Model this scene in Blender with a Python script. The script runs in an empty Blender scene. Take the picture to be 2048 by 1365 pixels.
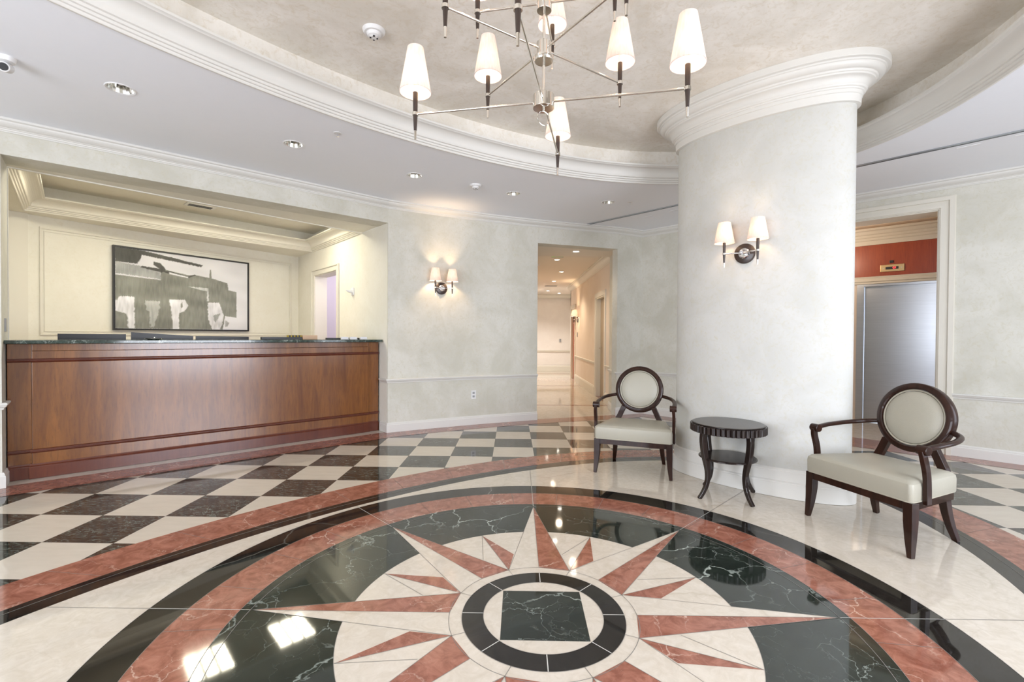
import bpy, bmesh, math, random
from mathutils import Vector, Matrix, noise
from mathutils.geometry import delaunay_2d_cdt
random.seed(4)
PI = math.pi
cos, sin = math.cos, math.sin
scene = bpy.context.scene
COL = scene.collection

# ------------------------------------------------------------------ camera
PITCH, ROLL, FPX, EYE = 0.012, 0.0063, 936.7, 1.25
cam_d = bpy.data.cameras.new('camera')
cam_d.sensor_width = 36.0
cam_d.lens = FPX / 2048 * 36.0
cam_d.clip_start = 0.05
cam_d.clip_end = 100
cam = bpy.data.objects.new('camera', cam_d)
COL.objects.link(cam)
_fw = Vector((0, cos(PITCH), -sin(PITCH)))
_up = Vector((0, sin(PITCH), cos(PITCH)))
_rt = Vector((1, 0, 0))
_r = cos(ROLL) * _rt + sin(ROLL) * _up
_u = -sin(ROLL) * _rt + cos(ROLL) * _up
m = Matrix.Identity(4)
for i in range(3):
    m[i][0], m[i][1], m[i][2] = _r[i], _u[i], -_fw[i]
m[2][3] = EYE
cam.matrix_world = m
scene.camera = cam

# ------------------------------------------------------------------ view, world, lights
scene.view_settings.view_transform = 'Standard'
scene.view_settings.look = 'None'
scene.view_settings.gamma = 1.0
scene.view_settings.exposure = 0.76
try:
    scene.view_settings.use_curve_mapping = False
except Exception:
    pass
cy = scene.cycles
cy.use_denoising = True
cy.max_bounces = 9
cy.diffuse_bounces = 6
cy.glossy_bounces = 5
cy.transmission_bounces = 5
cy.caustics_reflective = False
cy.caustics_refractive = False
cy.sample_clamp_indirect = 6.0

world = bpy.data.worlds.new('daylight')
scene.world = world
world.use_nodes = True
world.node_tree.nodes['Background'].inputs[0].default_value = (0.75, 0.85, 1.0, 1)
world.node_tree.nodes['Background'].inputs[1].default_value = 1.6

C = Vector((0.147, 2.087))                  # centre of the floor medallion and of the oval ceiling


def area(name, loc, target, sx, sy, power, color, spread=PI):
    d = bpy.data.lights.new(name, 'AREA')
    d.shape = 'RECTANGLE'
    d.size, d.size_y, d.energy, d.color, d.spread = sx, sy, power, color, spread
    o = bpy.data.objects.new(name, d)
    o.location = loc
    o.rotation_euler = (Vector(target) - Vector(loc)).to_track_quat('-Z', 'Y').to_euler()
    COL.objects.link(o)
    return o


def point(name, loc, power, color, rad=0.03, parent=None):
    d = bpy.data.lights.new(name, 'POINT')
    d.energy, d.color, d.shadow_soft_size = power, color, rad
    o = bpy.data.objects.new(name, d)
    o.location = loc
    if parent:
        o.parent = parent
    COL.objects.link(o)
    return o


WARM = (1.0, 0.70, 0.42)
SOFTW = (1.0, 0.86, 0.68)
DAY = (0.89, 0.92, 1.0)
# daylight through the entrance glazing of the two walls behind and beside the viewpoint
area('daylight_entrance_window', (C.x + 3.02, C.y - 2.86, 1.45), (C.x - 3.0, C.y + 3.2, 1.35), 2.7, 2.3, 118, DAY)
area('daylight_side_window', (C.x - 3.55, C.y - 3.55, 1.55), (C.x + 2.0, C.y + 2.0, 1.6), 3.4, 2.4, 128, DAY)
area('daylight_far_window', (C.x + 5.25, C.y - 0.3, 1.6), (C.x + 2.0, C.y + 6.0, 1.5), 1.2, 2.2, 14, DAY)


# ------------------------------------------------------------------ materials
def mat(name, color=(0.8, 0.8, 0.8), rough=0.5, metal=0.0, coat=0.0, spec=0.5, sheen=0.0):
    mt = bpy.data.materials.new(name)
    mt.use_nodes = True
    b = mt.node_tree.nodes['Principled BSDF']
    b.inputs['Base Color'].default_value = (*color, 1)
    b.inputs['Roughness'].default_value = rough
    b.inputs['Metallic'].default_value = metal
    b.inputs['Coat Weight'].default_value = coat
    b.inputs['Coat Roughness'].default_value = 0.06
    b.inputs['Specular IOR Level'].default_value = spec
    return mt


class NT:
    def __init__(self, mt):
        self.t = mt.node_tree
        self.b = self.t.nodes['Principled BSDF']
        self.co = self.t.nodes.new('ShaderNodeTexCoord')

    def n(self, kind, ins=None, **props):
        x = self.t.nodes.new(kind)
        for k, v in props.items():
            setattr(x, k, v)
        for k, v in (ins or {}).items():
            if isinstance(v, bpy.types.NodeSocket):
                self.t.links.new(v, x.inputs[k])
            else:
                x.inputs[k].default_value = v
        return x

    def link(self, a, b):
        self.t.links.new(a, b)

    def ramp(self, fac, stops, interp='LINEAR'):
        r = self.n('ShaderNodeValToRGB', {'Fac': fac})
        r.color_ramp.interpolation = interp
        el = r.color_ramp.elements
        while len(el) < len(stops):
            el.new(0.5)
        for e, (p, c) in zip(el, stops):
            e.position = p
            e.color = (*c, 1) if len(c) == 3 else c
        return r.outputs['Color']

    def mix(self, fac, a, b, mode='MIX'):
        x = self.n('ShaderNodeMix', data_type='RGBA', blend_type=mode)
        for k, v in ((0, fac), (6, a), (7, b)):
            if isinstance(v, bpy.types.NodeSocket):
                self.t.links.new(v, x.inputs[k])
            elif k == 0:
                x.inputs[k].default_value = v
            else:
                x.inputs[k].default_value = (*v, 1)
        return x.outputs[2]

    def bump(self, h, strength=0.2, dist=0.01):
        b = self.n('ShaderNodeBump', {'Height': h, 'Strength': strength, 'Distance': dist})
        self.link(b.outputs[0], self.b.inputs['Normal'])


def plaster(name, a, b, c=None, scale=2.2, rough=0.75, bump=0.04):
    """trowelled faux plaster: soft clouds with small broken flecks"""
    mt = mat(name, a, rough)
    n = NT(mt)
    o = n.co.outputs['Object']
    big = n.n('ShaderNodeTexNoise', {'Vector': o, 'Scale': scale, 'Detail': 6.0, 'Roughness': 0.62, 'Distortion': 0.6})
    fine = n.n('ShaderNodeTexNoise', {'Vector': o, 'Scale': scale * 9, 'Detail': 4.0, 'Roughness': 0.7, 'Distortion': 1.5})
    col = n.mix(n.ramp(big.outputs[0], [(0.36, (0, 0, 0)), (0.64, (1, 1, 1))]), a, b)
    col = n.mix(n.ramp(fine.outputs[0], [(0.50, (0, 0, 0)), (0.72, (0.55, 0.55, 0.55))]), col, c or b)
    n.link(col, n.b.inputs['Base Color'])
    n.bump(fine.outputs[0], bump, 0.01)
    return mt


def veins(n, vec, scale, width, seed=0.0, detail=5.0, distort=0.35):
    w = n.n('ShaderNodeTexNoise', {'Vector': vec, 'Scale': scale * 1.3, 'Detail': detail, 'Roughness': 0.6})
    add = n.n('ShaderNodeVectorMath', {0: vec, 1: w.outputs['Color']}, operation='MULTIPLY_ADD')
    sc = n.n('ShaderNodeVectorMath', {0: w.outputs['Color'], 'Scale': distort}, operation='SCALE')
    ad = n.n('ShaderNodeVectorMath', {0: vec, 1: sc.outputs[0]}, operation='ADD')
    of = n.n('ShaderNodeVectorMath', {0: ad.outputs[0], 1: (seed, seed * 0.7, 0)}, operation='ADD')
    v = n.n('ShaderNodeTexVoronoi', {'Vector': of.outputs[0], 'Scale': scale}, feature='DISTANCE_TO_EDGE')
    line = n.ramp(v.outputs['Distance'], [(0.0, (1, 1, 1)), (width, (0, 0, 0))])
    mk = n.n('ShaderNodeTexNoise', {'Vector': of.outputs[0], 'Scale': scale * 0.8, 'Detail': 3.0})
    mask = n.ramp(mk.outputs[0], [(0.44, (0, 0, 0)), (0.62, (1, 1, 1))])
    return n.mix(1.0, line, mask, 'MULTIPLY')


def marble(name, dark, light, vein, vscale=2.2, vw=0.03, rough=0.05, fleck=14.0, spec=0.7, vamt=1.0, second=True):
    mt = mat(name, dark, rough, spec=spec)
    n = NT(mt)
    o = n.co.outputs['Object']
    a = n.n('ShaderNodeTexNoise', {'Vector': o, 'Scale': fleck, 'Detail': 8.0, 'Roughness': 0.65, 'Distortion': 1.2})
    col = n.mix(n.ramp(a.outputs[0], [(0.38, (0, 0, 0)), (0.66, (1, 1, 1))]), dark, light)
    v1 = veins(n, o, vscale, vw)
    v1 = n.mix(1.0, v1, (vamt,) * 3, 'MULTIPLY')
    col = n.mix(v1, col, vein)
    if second:
        v3 = veins(n, o, vscale * 4.2, vw * 1.0, 3.1, distort=0.12)
        v3 = n.mix(1.0, v3, (vamt * 0.16,) * 3, 'MULTIPLY')
        col = n.mix(v3, col, vein)
        v2 = veins(n, o, vscale * 1.9, vw * 0.55, 7.3, distort=0.16)
        v2 = n.mix(1.0, v2, (vamt * 0.55,) * 3, 'MULTIPLY')
        col = n.mix(v2, col, vein)
    n.link(col, n.b.inputs['Base Color'])
    return mt


M = {}
M['wall'] = plaster('wall_plaster', (0.585, 0.570, 0.495), (0.685, 0.672, 0.610), (0.55, 0.515, 0.385))
M['alcove'] = plaster('alcove_plaster', (0.76, 0.735, 0.655), (0.80, 0.78, 0.71), (0.73, 0.69, 0.585), 1.6)
M['column'] = plaster('column_plaster', (0.545, 0.545, 0.515), (0.605, 0.605, 0.58), (0.53, 0.50, 0.385), 2.4)
M['dome'] = plaster('oval_ceiling_plaster', (0.74, 0.70, 0.63), (0.90, 0.87, 0.82), (0.66, 0.58, 0.45), 1.9)
M['ceiling'] = plaster('ceiling_paint', (0.87, 0.90, 0.965), (0.885, 0.91, 0.97), (0.86, 0.89, 0.955), 1.0, bump=0.01)
M['trim'] = mat('painted_trim', (0.71, 0.70, 0.665), 0.45)
M['trimw'] = mat('cream_painted_trim', (0.72, 0.69, 0.61), 0.45)
M['hallwall'] = plaster('hall_plaster', (0.76, 0.66, 0.56), (0.80, 0.71, 0.62), None, 1.5)
M['hallceil'] = mat('hall_ceiling_paint', (0.80, 0.74, 0.66), 0.7)
M['office'] = mat('office_wall_paint', (0.72, 0.68, 0.73), 0.8)
M['cream'] = marble('cream_marble', (0.555, 0.50, 0.42), (0.63, 0.58, 0.505), (0.44, 0.38, 0.295), 1.6, 0.02, 0.05, 16, vamt=0.55)
M['red'] = marble('red_marble', (0.22, 0.078, 0.050), (0.38, 0.165, 0.115), (0.74, 0.58, 0.48), 2.6, 0.013, 0.07, 11, vamt=0.75)
M['green'] = marble('dark_green_marble', (0.012, 0.017, 0.014), (0.022, 0.030, 0.024), (0.42, 0.48, 0.44), 2.3, 0.013, 0.045, 9)
M['black'] = marble('black_granite', (0.010, 0.009, 0.008), (0.022, 0.020, 0.017), (0.16, 0.16, 0.14), 0.5, 0.004, 0.03, 30, second=False)
M['countertop'] = marble('green_black_marble', (0.015, 0.028, 0.022), (0.045, 0.07, 0.06), (0.45, 0.52, 0.48), 6.0, 0.05, 0.08, 20)
M['grout'] = mat('grout', (0.20, 0.19, 0.175), 0.5)
M['grout_light'] = mat('light_grout', (0.55, 0.55, 0.52), 0.5)

# checker of cream and veined dark tiles, set out on the tile grid
GX, GY, GPX, GPY, GSK = -0.1955, 5.6358, 0.43291, 0.41623, 0.008407
ck = mat('checker_marble', (0.7, 0.7, 0.7), 0.05, spec=0.7)
n = NT(ck)
sx = n.n('ShaderNodeSeparateXYZ', {0: n.co.outputs['Object']})
tu = n.n('ShaderNodeMath', {0: sx.outputs[0], 1: -GX}, operation='ADD')
tu = n.n('ShaderNodeMath', {0: tu.outputs[0], 1: 1 / GPX}, operation='MULTIPLY')
tv = n.n('ShaderNodeMath', {0: tu.outputs[0], 1: GSK, 2: -GY}, operation='MULTIPLY_ADD')
tv = n.n('ShaderNodeMath', {0: sx.outputs[1], 1: tv.outputs[0]}, operation='ADD')
tv = n.n('ShaderNodeMath', {0: tv.outputs[0], 1: 1 / GPY}, operation='MULTIPLY')
mp2 = n.n('ShaderNodeCombineXYZ', {0: tu.outputs[0], 1: tv.outputs[0]})
fl = n.n('ShaderNodeVectorMath', {0: mp2.outputs[0]}, operation='FLOOR')
sp = n.n('ShaderNodeSeparateXYZ', {0: fl.outputs[0]})
sm = n.n('ShaderNodeMath', {0: sp.outputs[0], 1: sp.outputs[1]}, operation='ADD')
md = n.n('ShaderNodeMath', {0: sm.outputs[0], 1: 2.0}, operation='FLOORED_MODULO')
par = n.n('ShaderNodeMath', {0: md.outputs[0], 1: 0.5}, operation='GREATER_THAN')      # 1 = dark
rnd = n.n('ShaderNodeTexWhiteNoise', {'Vector': fl.outputs[0]}, noise_dimensions='2D')
shift = n.n('ShaderNodeVectorMath', {0: rnd.outputs['Color'], 'Scale': 30.0}, operation='SCALE')
lo = n.n('ShaderNodeVectorMath', {0: n.co.outputs['Object'], 1: shift.outputs[0]}, operation='ADD')
strm = n.n('ShaderNodeMapping', {'Vector': lo.outputs[0], 'Rotation': (0, 0, 0.5), 'Scale': (1, 3.2, 1)})
nz = n.n('ShaderNodeTexNoise', {'Vector': strm.outputs[0], 'Scale': 11.0, 'Detail': 9.0, 'Roughness': 0.72, 'Distortion': 2.0})
base_d = n.mix(rnd.outputs['Value'], (0.010, 0.016, 0.013), (0.034, 0.020, 0.014))
dk = n.mix(n.ramp(nz.outputs[0], [(0.47, (0, 0, 0)), (0.56, (0.22, 0.22, 0.22)), (0.68, (1, 1, 1))]), base_d, (0.22, 0.26, 0.22))
dk = n.mix(n.mix(1.0, veins(n, lo.outputs[0], 5.0, 0.016, 2.0), (0.6, 0.6, 0.6), 'MULTIPLY'), dk, (0.34, 0.40, 0.36))
nc = n.n('ShaderNodeTexNoise', {'Vector': strm.outputs[0], 'Scale': 6.0, 'Detail': 6.0, 'Roughness': 0.6})
lt = n.mix(nc.outputs[0], (0.53, 0.475, 0.395), (0.65, 0.595, 0.51))
colr = n.mix(par.outputs[0], lt, dk)
fr = n.n('ShaderNodeVectorMath', {0: mp2.outputs[0]}, operation='FRACTION')
sf = n.n('ShaderNodeSeparateXYZ', {0: fr.outputs[0]})
e1 = n.n('ShaderNodeMath', {0: sf.outputs[0], 1: 0.006}, operation='LESS_THAN')
e2 = n.n('ShaderNodeMath', {0: sf.outputs[1], 1: 0.006}, operation='LESS_THAN')
e3 = n.n('ShaderNodeMath', {0: e1.outputs[0], 1: e2.outputs[0]}, operation='MAXIMUM')
colr = n.mix(e3.outputs[0], colr, (0.10, 0.095, 0.085))
n.link(colr, n.b.inputs['Base Color'])
M['checker'] = ck


def wood(name, a, b, c, scale=1.0, rough=0.3, coat=0.4, axis='Z', spec=0.5, cr_=0.18):
    mt = mat(name, a, rough, coat=coat, spec=spec)
    mt.node_tree.nodes['Principled BSDF'].inputs['Coat Roughness'].default_value = cr_
    n = NT(mt)
    s = {'Z': (9 * scale, 9 * scale, 0.9 * scale), 'X': (0.9 * scale, 9 * scale, 9 * scale)}[axis]
    mp = n.n('ShaderNodeMapping', {'Vector': n.co.outputs['Object'], 'Scale': s})
    z = n.n('ShaderNodeTexNoise', {'Vector': mp.outputs[0], 'Scale': 1.3, 'Detail': 7.0, 'Roughness': 0.6, 'Distortion': 0.9})
    z2 = n.n('ShaderNodeTexNoise', {'Vector': mp.outputs[0], 'Scale': 9.0, 'Detail': 4.0, 'Roughness': 0.7})
    col = n.mix(n.ramp(z.outputs[0], [(0.30, (0, 0, 0)), (0.70, (1, 1, 1))]), a, b)
    col = n.mix(n.ramp(z2.outputs[0], [(0.50, (0, 0, 0)), (0.75, (0.6, 0.6, 0.6))]), col, c)
    n.link(col, n.b.inputs['Base Color'])
    return mt


M['cherry'] = wood('cherry_veneer', (0.13, 0.040, 0.008), (0.25, 0.090, 0.017), (0.065, 0.018, 0.006), rough=0.45, coat=1.0, cr_=0.20, spec=0.1)
M['cherry'].node_tree.nodes['Principled BSDF'].inputs['Coat IOR'].default_value = 1.65
M['cherry_dark'] = wood('cherry_moulding', (0.085, 0.017, 0.008), (0.13, 0.030, 0.012), (0.06, 0.012, 0.007))
M['transom'] = wood('red_cherry_panel', (0.30, 0.042, 0.010), (0.40, 0.070, 0.018), (0.22, 0.030, 0.008), rough=0.4, coat=0.15)
M['espresso'] = wood('espresso_wood', (0.014, 0.005, 0.003), (0.034, 0.012, 0.007), (0.008, 0.004, 0.003), 2.0, 0.4, 0.36, cr_=0.05, spec=0.15)
M['ebony'] = wood('ebony_table_wood', (0.012, 0.008, 0.008), (0.026, 0.016, 0.012), (0.008, 0.006, 0.006), 2.0, 0.4, 0.6, cr_=0.05, spec=0.15)
M['reddoor'] = wood('red_door_veneer', (0.32, 0.050, 0.016), (0.42, 0.085, 0.03), (0.25, 0.04, 0.015))
lea = mat('ivory_leather', (0.56, 0.53, 0.435), 0.42)
n = NT(lea)
z = n.n('ShaderNodeTexNoise', {'Vector': n.co.outputs['Object'], 'Scale': 3.0, 'Detail': 3.0, 'Roughness': 0.5})
z2 = n.n('ShaderNodeTexVoronoi', {'Vector': n.co.outputs['Object'], 'Scale': 300.0})
n.link(n.mix(z.outputs[0], (0.355, 0.338, 0.275), (0.41, 0.392, 0.325)), n.b.inputs['Base Color'])
ad = n.n('ShaderNodeMath', {0: z.outputs[0], 1: z2.outputs['Distance']}, operation='ADD')
n.bump(ad.outputs[0], 0.12, 0.006)
M['leather'] = lea
M['piping'] = mat('leather_piping', (0.40, 0.375, 0.30), 0.45)
M['nickel'] = mat('polished_nickel', (0.74, 0.71, 0.66), 0.10, 1.0)
M['chrome'] = mat('chrome', (0.80, 0.80, 0.82), 0.08, 1.0)
M['blackwood'] = mat('black_lacquer', (0.012, 0.009, 0.008), 0.22, coat=0.6)
M['brownlac'] = mat('dark_brown_lacquer', (0.03, 0.017, 0.012), 0.35, coat=0.15)
M['white'] = mat('white_plastic', (0.78, 0.78, 0.78), 0.4)
M['grey'] = mat('grey_plastic', (0.32, 0.33, 0.34), 0.4)
M['blackp'] = mat('black_plastic', (0.018, 0.018, 0.02), 0.35)
M['paper'] = mat('white_card', (0.80, 0.79, 0.80), 0.6)
M['tan'] = mat('pale_wood_box', (0.62, 0.42, 0.27), 0.5)
M['brass'] = mat('brushed_brass', (0.62, 0.45, 0.24), 0.32, 1.0)
M['slot'] = mat('diffuser_shadow_gap', (0.03, 0.035, 0.04), 0.5)
M['alu'] = mat('anodised_aluminium', (0.42, 0.46, 0.52), 0.35, 0.8)
stl = mat('brushed_stainless', (0.58, 0.60, 0.62), 0.30, 1.0)
n = NT(stl)
mp = n.n('ShaderNodeMapping', {'Vector': n.co.outputs['Object'], 'Scale': (1, 1, 60)})
z = n.n('ShaderNodeTexNoise', {'Vector': mp.outputs[0], 'Scale': 3.0, 'Detail': 3.0})
n.link(n.mix(z.outputs[0], (0.46, 0.48, 0.51), (0.60, 0.62, 0.66)), n.b.inputs['Base Color'])
n.bump(z.outputs[0], 0.05, 0.002)
M['steel'] = stl
mir = mat('reflector_aluminium', (0.75, 0.74, 0.70), 0.12, 1.0)
M['reflector'] = mir


def emis(name, color, strength):
    mt = mat(name, color, 0.5)
    b = mt.node_tree.nodes['Principled BSDF']
    b.inputs['Emission Color'].default_value = (*color, 1)
    b.inputs['Emission Strength'].default_value = strength
    return mt


M['bulb'] = emis('frosted_lamp_bulb', (1.0, 0.82, 0.58), 6.0)
M['downlamp'] = emis('lit_downlight', (1.0, 0.93, 0.8), 12.0)
M['redled'] = emis('red_led_digits', (1.0, 0.05, 0.06), 2.2)
M['exitgreen'] = emis('green_exit_letters', (0.28, 0.55, 0.06), 0.7)
M['glass'] = mat('clear_glass', (0.9, 0.95, 0.95), 0.02)
M['glass'].node_tree.nodes['Principled BSDF'].inputs['Transmission Weight'].default_value = 1.0

sh = bpy.data.materials.new('linen_shade')
sh.use_nodes = True
t = sh.node_tree
t.nodes.clear()
out = t.nodes.new('ShaderNodeOutputMaterial')
tr = t.nodes.new('ShaderNodeBsdfTranslucent')
df = t.nodes.new('ShaderNodeBsdfDiffuse')
mx = t.nodes.new('ShaderNodeMixShader')
tc = t.nodes.new('ShaderNodeTexCoord')
mpn = t.nodes.new('ShaderNodeMapping')
mpn.inputs['Scale'].default_value = (90, 90, 6)
mpn.inputs['Rotation'].default_value = (0.1, 0.12, 0)
nn = t.nodes.new('ShaderNodeTexNoise')
nn.inputs['Scale'].default_value = 1.6
nn.inputs['Detail'].default_value = 4
rp = t.nodes.new('ShaderNodeValToRGB')
rp.color_ramp.elements[0].position = 0.35
rp.color_ramp.elements[0].color = (0.86, 0.79, 0.76, 1)
rp.color_ramp.elements[1].position = 0.65
rp.color_ramp.elements[1].color = (0.93, 0.88, 0.86, 1)
t.links.new(tc.outputs['Object'], mpn.inputs[0])
t.links.new(mpn.outputs[0], nn.inputs['Vector'])
t.links.new(nn.outputs[0], rp.inputs[0])
t.links.new(rp.outputs[0], tr.inputs[0])
t.links.new(rp.outputs[0], df.inputs[0])
mx.inputs[0].default_value = 0.5
t.links.new(tr.outputs[0], mx.inputs[1])
t.links.new(df.outputs[0], mx.inputs[2])
t.links.new(mx.outputs[0], out.inputs[0])
M['shade'] = sh


# ------------------------------------------------------------------ mesh helpers
class MB:
    """collects shapes, then links them as one mesh object"""
    def __init__(self):
        self.v, self.f, self.mi, self.sm = [], [], [], []
        self.cur, self.smooth = 0, False

    def add(self, vs, fs, smooth=None):
        o = len(self.v)
        self.v += [tuple(x) for x in vs]
        for f in fs:
            self.f.append(tuple(o + i for i in f))
            self.mi.append(self.cur)
            self.sm.append(self.smooth if smooth is None else smooth)

    def box(self, x0, x1, y0, y1, z0, z1, M4=None, bev=0.0):
        if bev > 0:
            bm = bmesh.new()
            bmesh.ops.create_cube(bm, size=1.0, matrix=Matrix.Translation(((x0 + x1) / 2, (y0 + y1) / 2, (z0 + z1) / 2)) @ Matrix.Diagonal((x1 - x0, y1 - y0, z1 - z0, 1)))
            bmesh.ops.bevel(bm, geom=bm.edges[:], offset=bev, segments=2, profile=0.6, affect='EDGES')
            bm.verts.index_update()
            vs = [v.co.copy() for v in bm.verts]
            fs = [[v.index for v in f.verts] for f in bm.faces]
            bm.free()
            if M4:
                vs = [M4 @ v for v in vs]
            self.add(vs, fs)
            return
        vs = [Vector((x, y, z)) for z in (z0, z1) for y in (y0, y1) for x in (x0, x1)]
        if M4:
            vs = [M4 @ v for v in vs]
        self.add(vs, [(0, 2, 3, 1), (4, 5, 7, 6), (0, 1, 5, 4), (2, 6, 7, 3), (0, 4, 6, 2), (1, 3, 7, 5)], False)

    def lathe(self, prof, n=32, M4=None, smooth=True, close=False):
        vs, fs = [], []
        m_ = len(prof)
        for i in range(n):
            a = 2 * PI * i / n
            for (r, z) in prof:
                v = Vector((r * cos(a), r * sin(a), z))
                vs.append(M4 @ v if M4 else v)
        kk = m_ if close else m_ - 1
        for i in range(n):
            j = (i + 1) % n
            for k in range(kk):
                k2 = (k + 1) % m_
                fs.append((i * m_ + k, j * m_ + k, j * m_ + k2, i * m_ + k2))
        self.add(vs, fs, smooth)

    def tube(self, pts, rad, n=12, cap=True, smooth=True, square=False, up=None):
        pts = [Vector(p) for p in pts]
        if not hasattr(rad, '__len__'):
            rad = [rad] * len(pts)
        vs, fs = [], []
        prev = None
        for i, p in enumerate(pts):
            d = (pts[min(i + 1, len(pts) - 1)] - pts[max(i - 1, 0)]).normalized()
            if prev is None:
                ref = Vector(up) if up else (Vector((0, 0, 1)) if abs(d.z) < 0.9 else Vector((1, 0, 0)))
                a = (ref - d * ref.dot(d)).normalized()
            else:
                a = (prev - d * prev.dot(d)).normalized()
            prev = a
            b = d.cross(a)
            r = rad[i]
            ra, rb = (r if hasattr(r, '__len__') else (r, r))
            if square:
                for s1, s2 in ((-1, -1), (1, -1), (1, 1), (-1, 1)):
                    vs.append(p + a * ra * s1 + b * rb * s2)
            else:
                for k in range(n):
                    q = 2 * PI * k / n
                    vs.append(p + a * ra * cos(q) + b * rb * sin(q))
        k_ = 4 if square else n
        for i in range(len(pts) - 1):
            for k in range(k_):
                k2 = (k + 1) % k_
                fs.append((i * k_ + k, i * k_ + k2, (i + 1) * k_ + k2, (i + 1) * k_ + k))
        self.add(vs, fs, False if square else smooth)
        if cap:
            o = len(self.v) - len(vs)
            for ring, rev in ((range(k_), True), (range((len(pts) - 1) * k_, len(pts) * k_), False)):
                r = [o + x for x in ring]
                self.f.append(tuple(reversed(r)) if rev else tuple(r))
                self.mi.append(self.cur)
                self.sm.append(False)

    def sweep(self, path, prof, closed=False, side=1, smooth=False):
        """profile (offset, height) carried along a plan path with mitred corners; a closed solid"""
        P = [Vector((p[0], p[1])) for p in path]
        N = len(P)
        vs = []
        for i in range(N):
            if closed:
                a, b = P[i - 1], P[(i + 1) % N]
                d1, d2 = (P[i] - a).normalized(), (b - P[i]).normalized()
            else:
                d1 = (P[i] - P[i - 1]).normalized() if i > 0 else (P[1] - P[0]).normalized()
                d2 = (P[i + 1] - P[i]).normalized() if i < N - 1 else d1
            n1, n2 = Vector((-d1.y, d1.x)), Vector((-d2.y, d2.x))
            nn_ = (n1 + n2)
            nn_ = nn_.normalized() if nn_.length > 1e-6 else n1
            k = 1.0 / max(0.3, nn_.dot(n1))
            for (dd, z) in prof:
                q = P[i] + nn_ * dd * k * side
                vs.append((q.x, q.y, z))
        m_ = len(prof)
        fs = []
        for i in range(N if closed else N - 1):
            j = (i + 1) % N
            for k in range(m_):
                k2 = (k + 1) % m_
                fs.append((i * m_ + k, j * m_ + k, j * m_ + k2, i * m_ + k2))
        if not closed:
            fs.append(tuple(range(m_)))
            fs.append(tuple(reversed(range((N - 1) * m_, N * m_))))
        self.add(vs, fs, smooth)

    def wallseg(self, a, b, z0, z1, th, side=1):
        """solid slab of wall from a to b, thickness th on the given side"""
        a, b = Vector(a[:2]), Vector(b[:2])
        d = (b - a).normalized()
        nn_ = Vector((-d.y, d.x)) * side * th
        q = [a, b, b + nn_, a + nn_]
        vs = [(p.x, p.y, z) for z in (z0, z1) for p in q]
        self.add(vs, [(0, 1, 2, 3), (7, 6, 5, 4), (0, 4, 5, 1), (1, 5, 6, 2), (2, 6, 7, 3), (3, 7, 4, 0)], False)

    def poly(self, pts, z):
        self.add([(p[0], p[1], z) for p in pts], [tuple(range(len(pts)))], False)

    def build(self, name, mats, parent=None, loc=None, rot=None, props=None, bevel=0, subsurf=0, auto=None):
        me = bpy.data.meshes.new(name)
        me.from_pydata(self.v, [], self.f)
        if not isinstance(mats, (list, tuple)):
            mats = [mats]
        for q in mats:
            me.materials.append(q)
        for p, mi, s in zip(me.polygons, self.mi, self.sm):
            p.material_index = mi
            p.use_smooth = s
        bm = bmesh.new()
        bm.from_mesh(me)
        bmesh.ops.recalc_face_normals(bm, faces=bm.faces[:])
        if any(self.sm):
            for e in bm.edges:
                if len(e.link_faces) == 2 and e.calc_face_angle(0.0) > 0.55:
                    e.smooth = False
        bm.to_mesh(me)
        bm.free()
        me.update()
        o = bpy.data.objects.new(name, me)
        COL.objects.link(o)
        if parent:
            o.parent = parent
        if loc is not None:
            o.location = loc
        if rot is not None:
            o.rotation_euler = rot
        if bevel:
            md_ = o.modifiers.new('bevel', 'BEVEL')
            md_.width, md_.segments, md_.limit_method, md_.angle_limit = bevel, 2, 'ANGLE', 0.6
        if subsurf:
            md_ = o.modifiers.new('sub', 'SUBSURF')
            md_.levels = md_.render_levels = subsurf
        for k, v in (props or {}).items():
            o[k] = v
        return o


def struct(mb, name, mats, **kw):
    return mb.build(name, mats, props={'kind': 'structure'}, **kw)


def thing(name, label, cat, loc=(0, 0, 0), rz=0.0, group=None):
    o = bpy.data.objects.new(name, None)
    o.empty_display_size = 0.1
    COL.objects.link(o)
    o.location = loc
    o.rotation_euler = (0, 0, rz)
    o['label'], o['category'] = label, cat
    if group:
        o['group'] = group
    return o


def props(label, cat, group=None):
    d = {'label': label, 'category': cat}
    if group:
        d['group'] = group
    return d


def dup(root, loc, rz, label, group=None):
    r = root.copy()
    COL.objects.link(r)
    r.location = loc
    r.rotation_euler = (0, 0, rz)
    r['label'] = label
    if group:
        r['group'] = group
    def kids(src, dst):
        for ch in list(src.children):
            c = ch.copy()
            COL.objects.link(c)
            c.parent = dst
            kids(ch, c)
    kids(root, r)
    return r


def catmull(pts, n=6):
    P = [Vector(p) for p in pts]
    P = [2 * P[0] - P[1]] + P + [2 * P[-1] - P[-2]]
    out_ = []
    for i in range(1, len(P) - 2):
        p0, p1, p2, p3 = P[i - 1:i + 3]
        for k in range(n):
            t_ = k / n
            out_.append(0.5 * ((2 * p1) + (p2 - p0) * t_ + (2 * p0 - 5 * p1 + 4 * p2 - p3) * t_ ** 2 + (3 * p1 - p0 - 3 * p2 + p3) * t_ ** 3))
    out_.append(P[-2])
    return out_


def lerp_list(vals, n):
    out_ = []
    for i in range(len(vals) - 1):
        for k in range(n):
            out_.append(vals[i] + (vals[i + 1] - vals[i]) * k / n)
    out_.append(vals[-1])
    return out_


def ell(a, b, ang, cx, cy_, n=96):
    out_ = []
    for i in range(n):
        q = 2 * PI * i / n
        u, v = a * cos(q), b * sin(q)
        out_.append(Vector((cx + u * cos(ang) - v * sin(ang), cy_ + u * sin(ang) + v * cos(ang))))
    return out_


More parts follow.
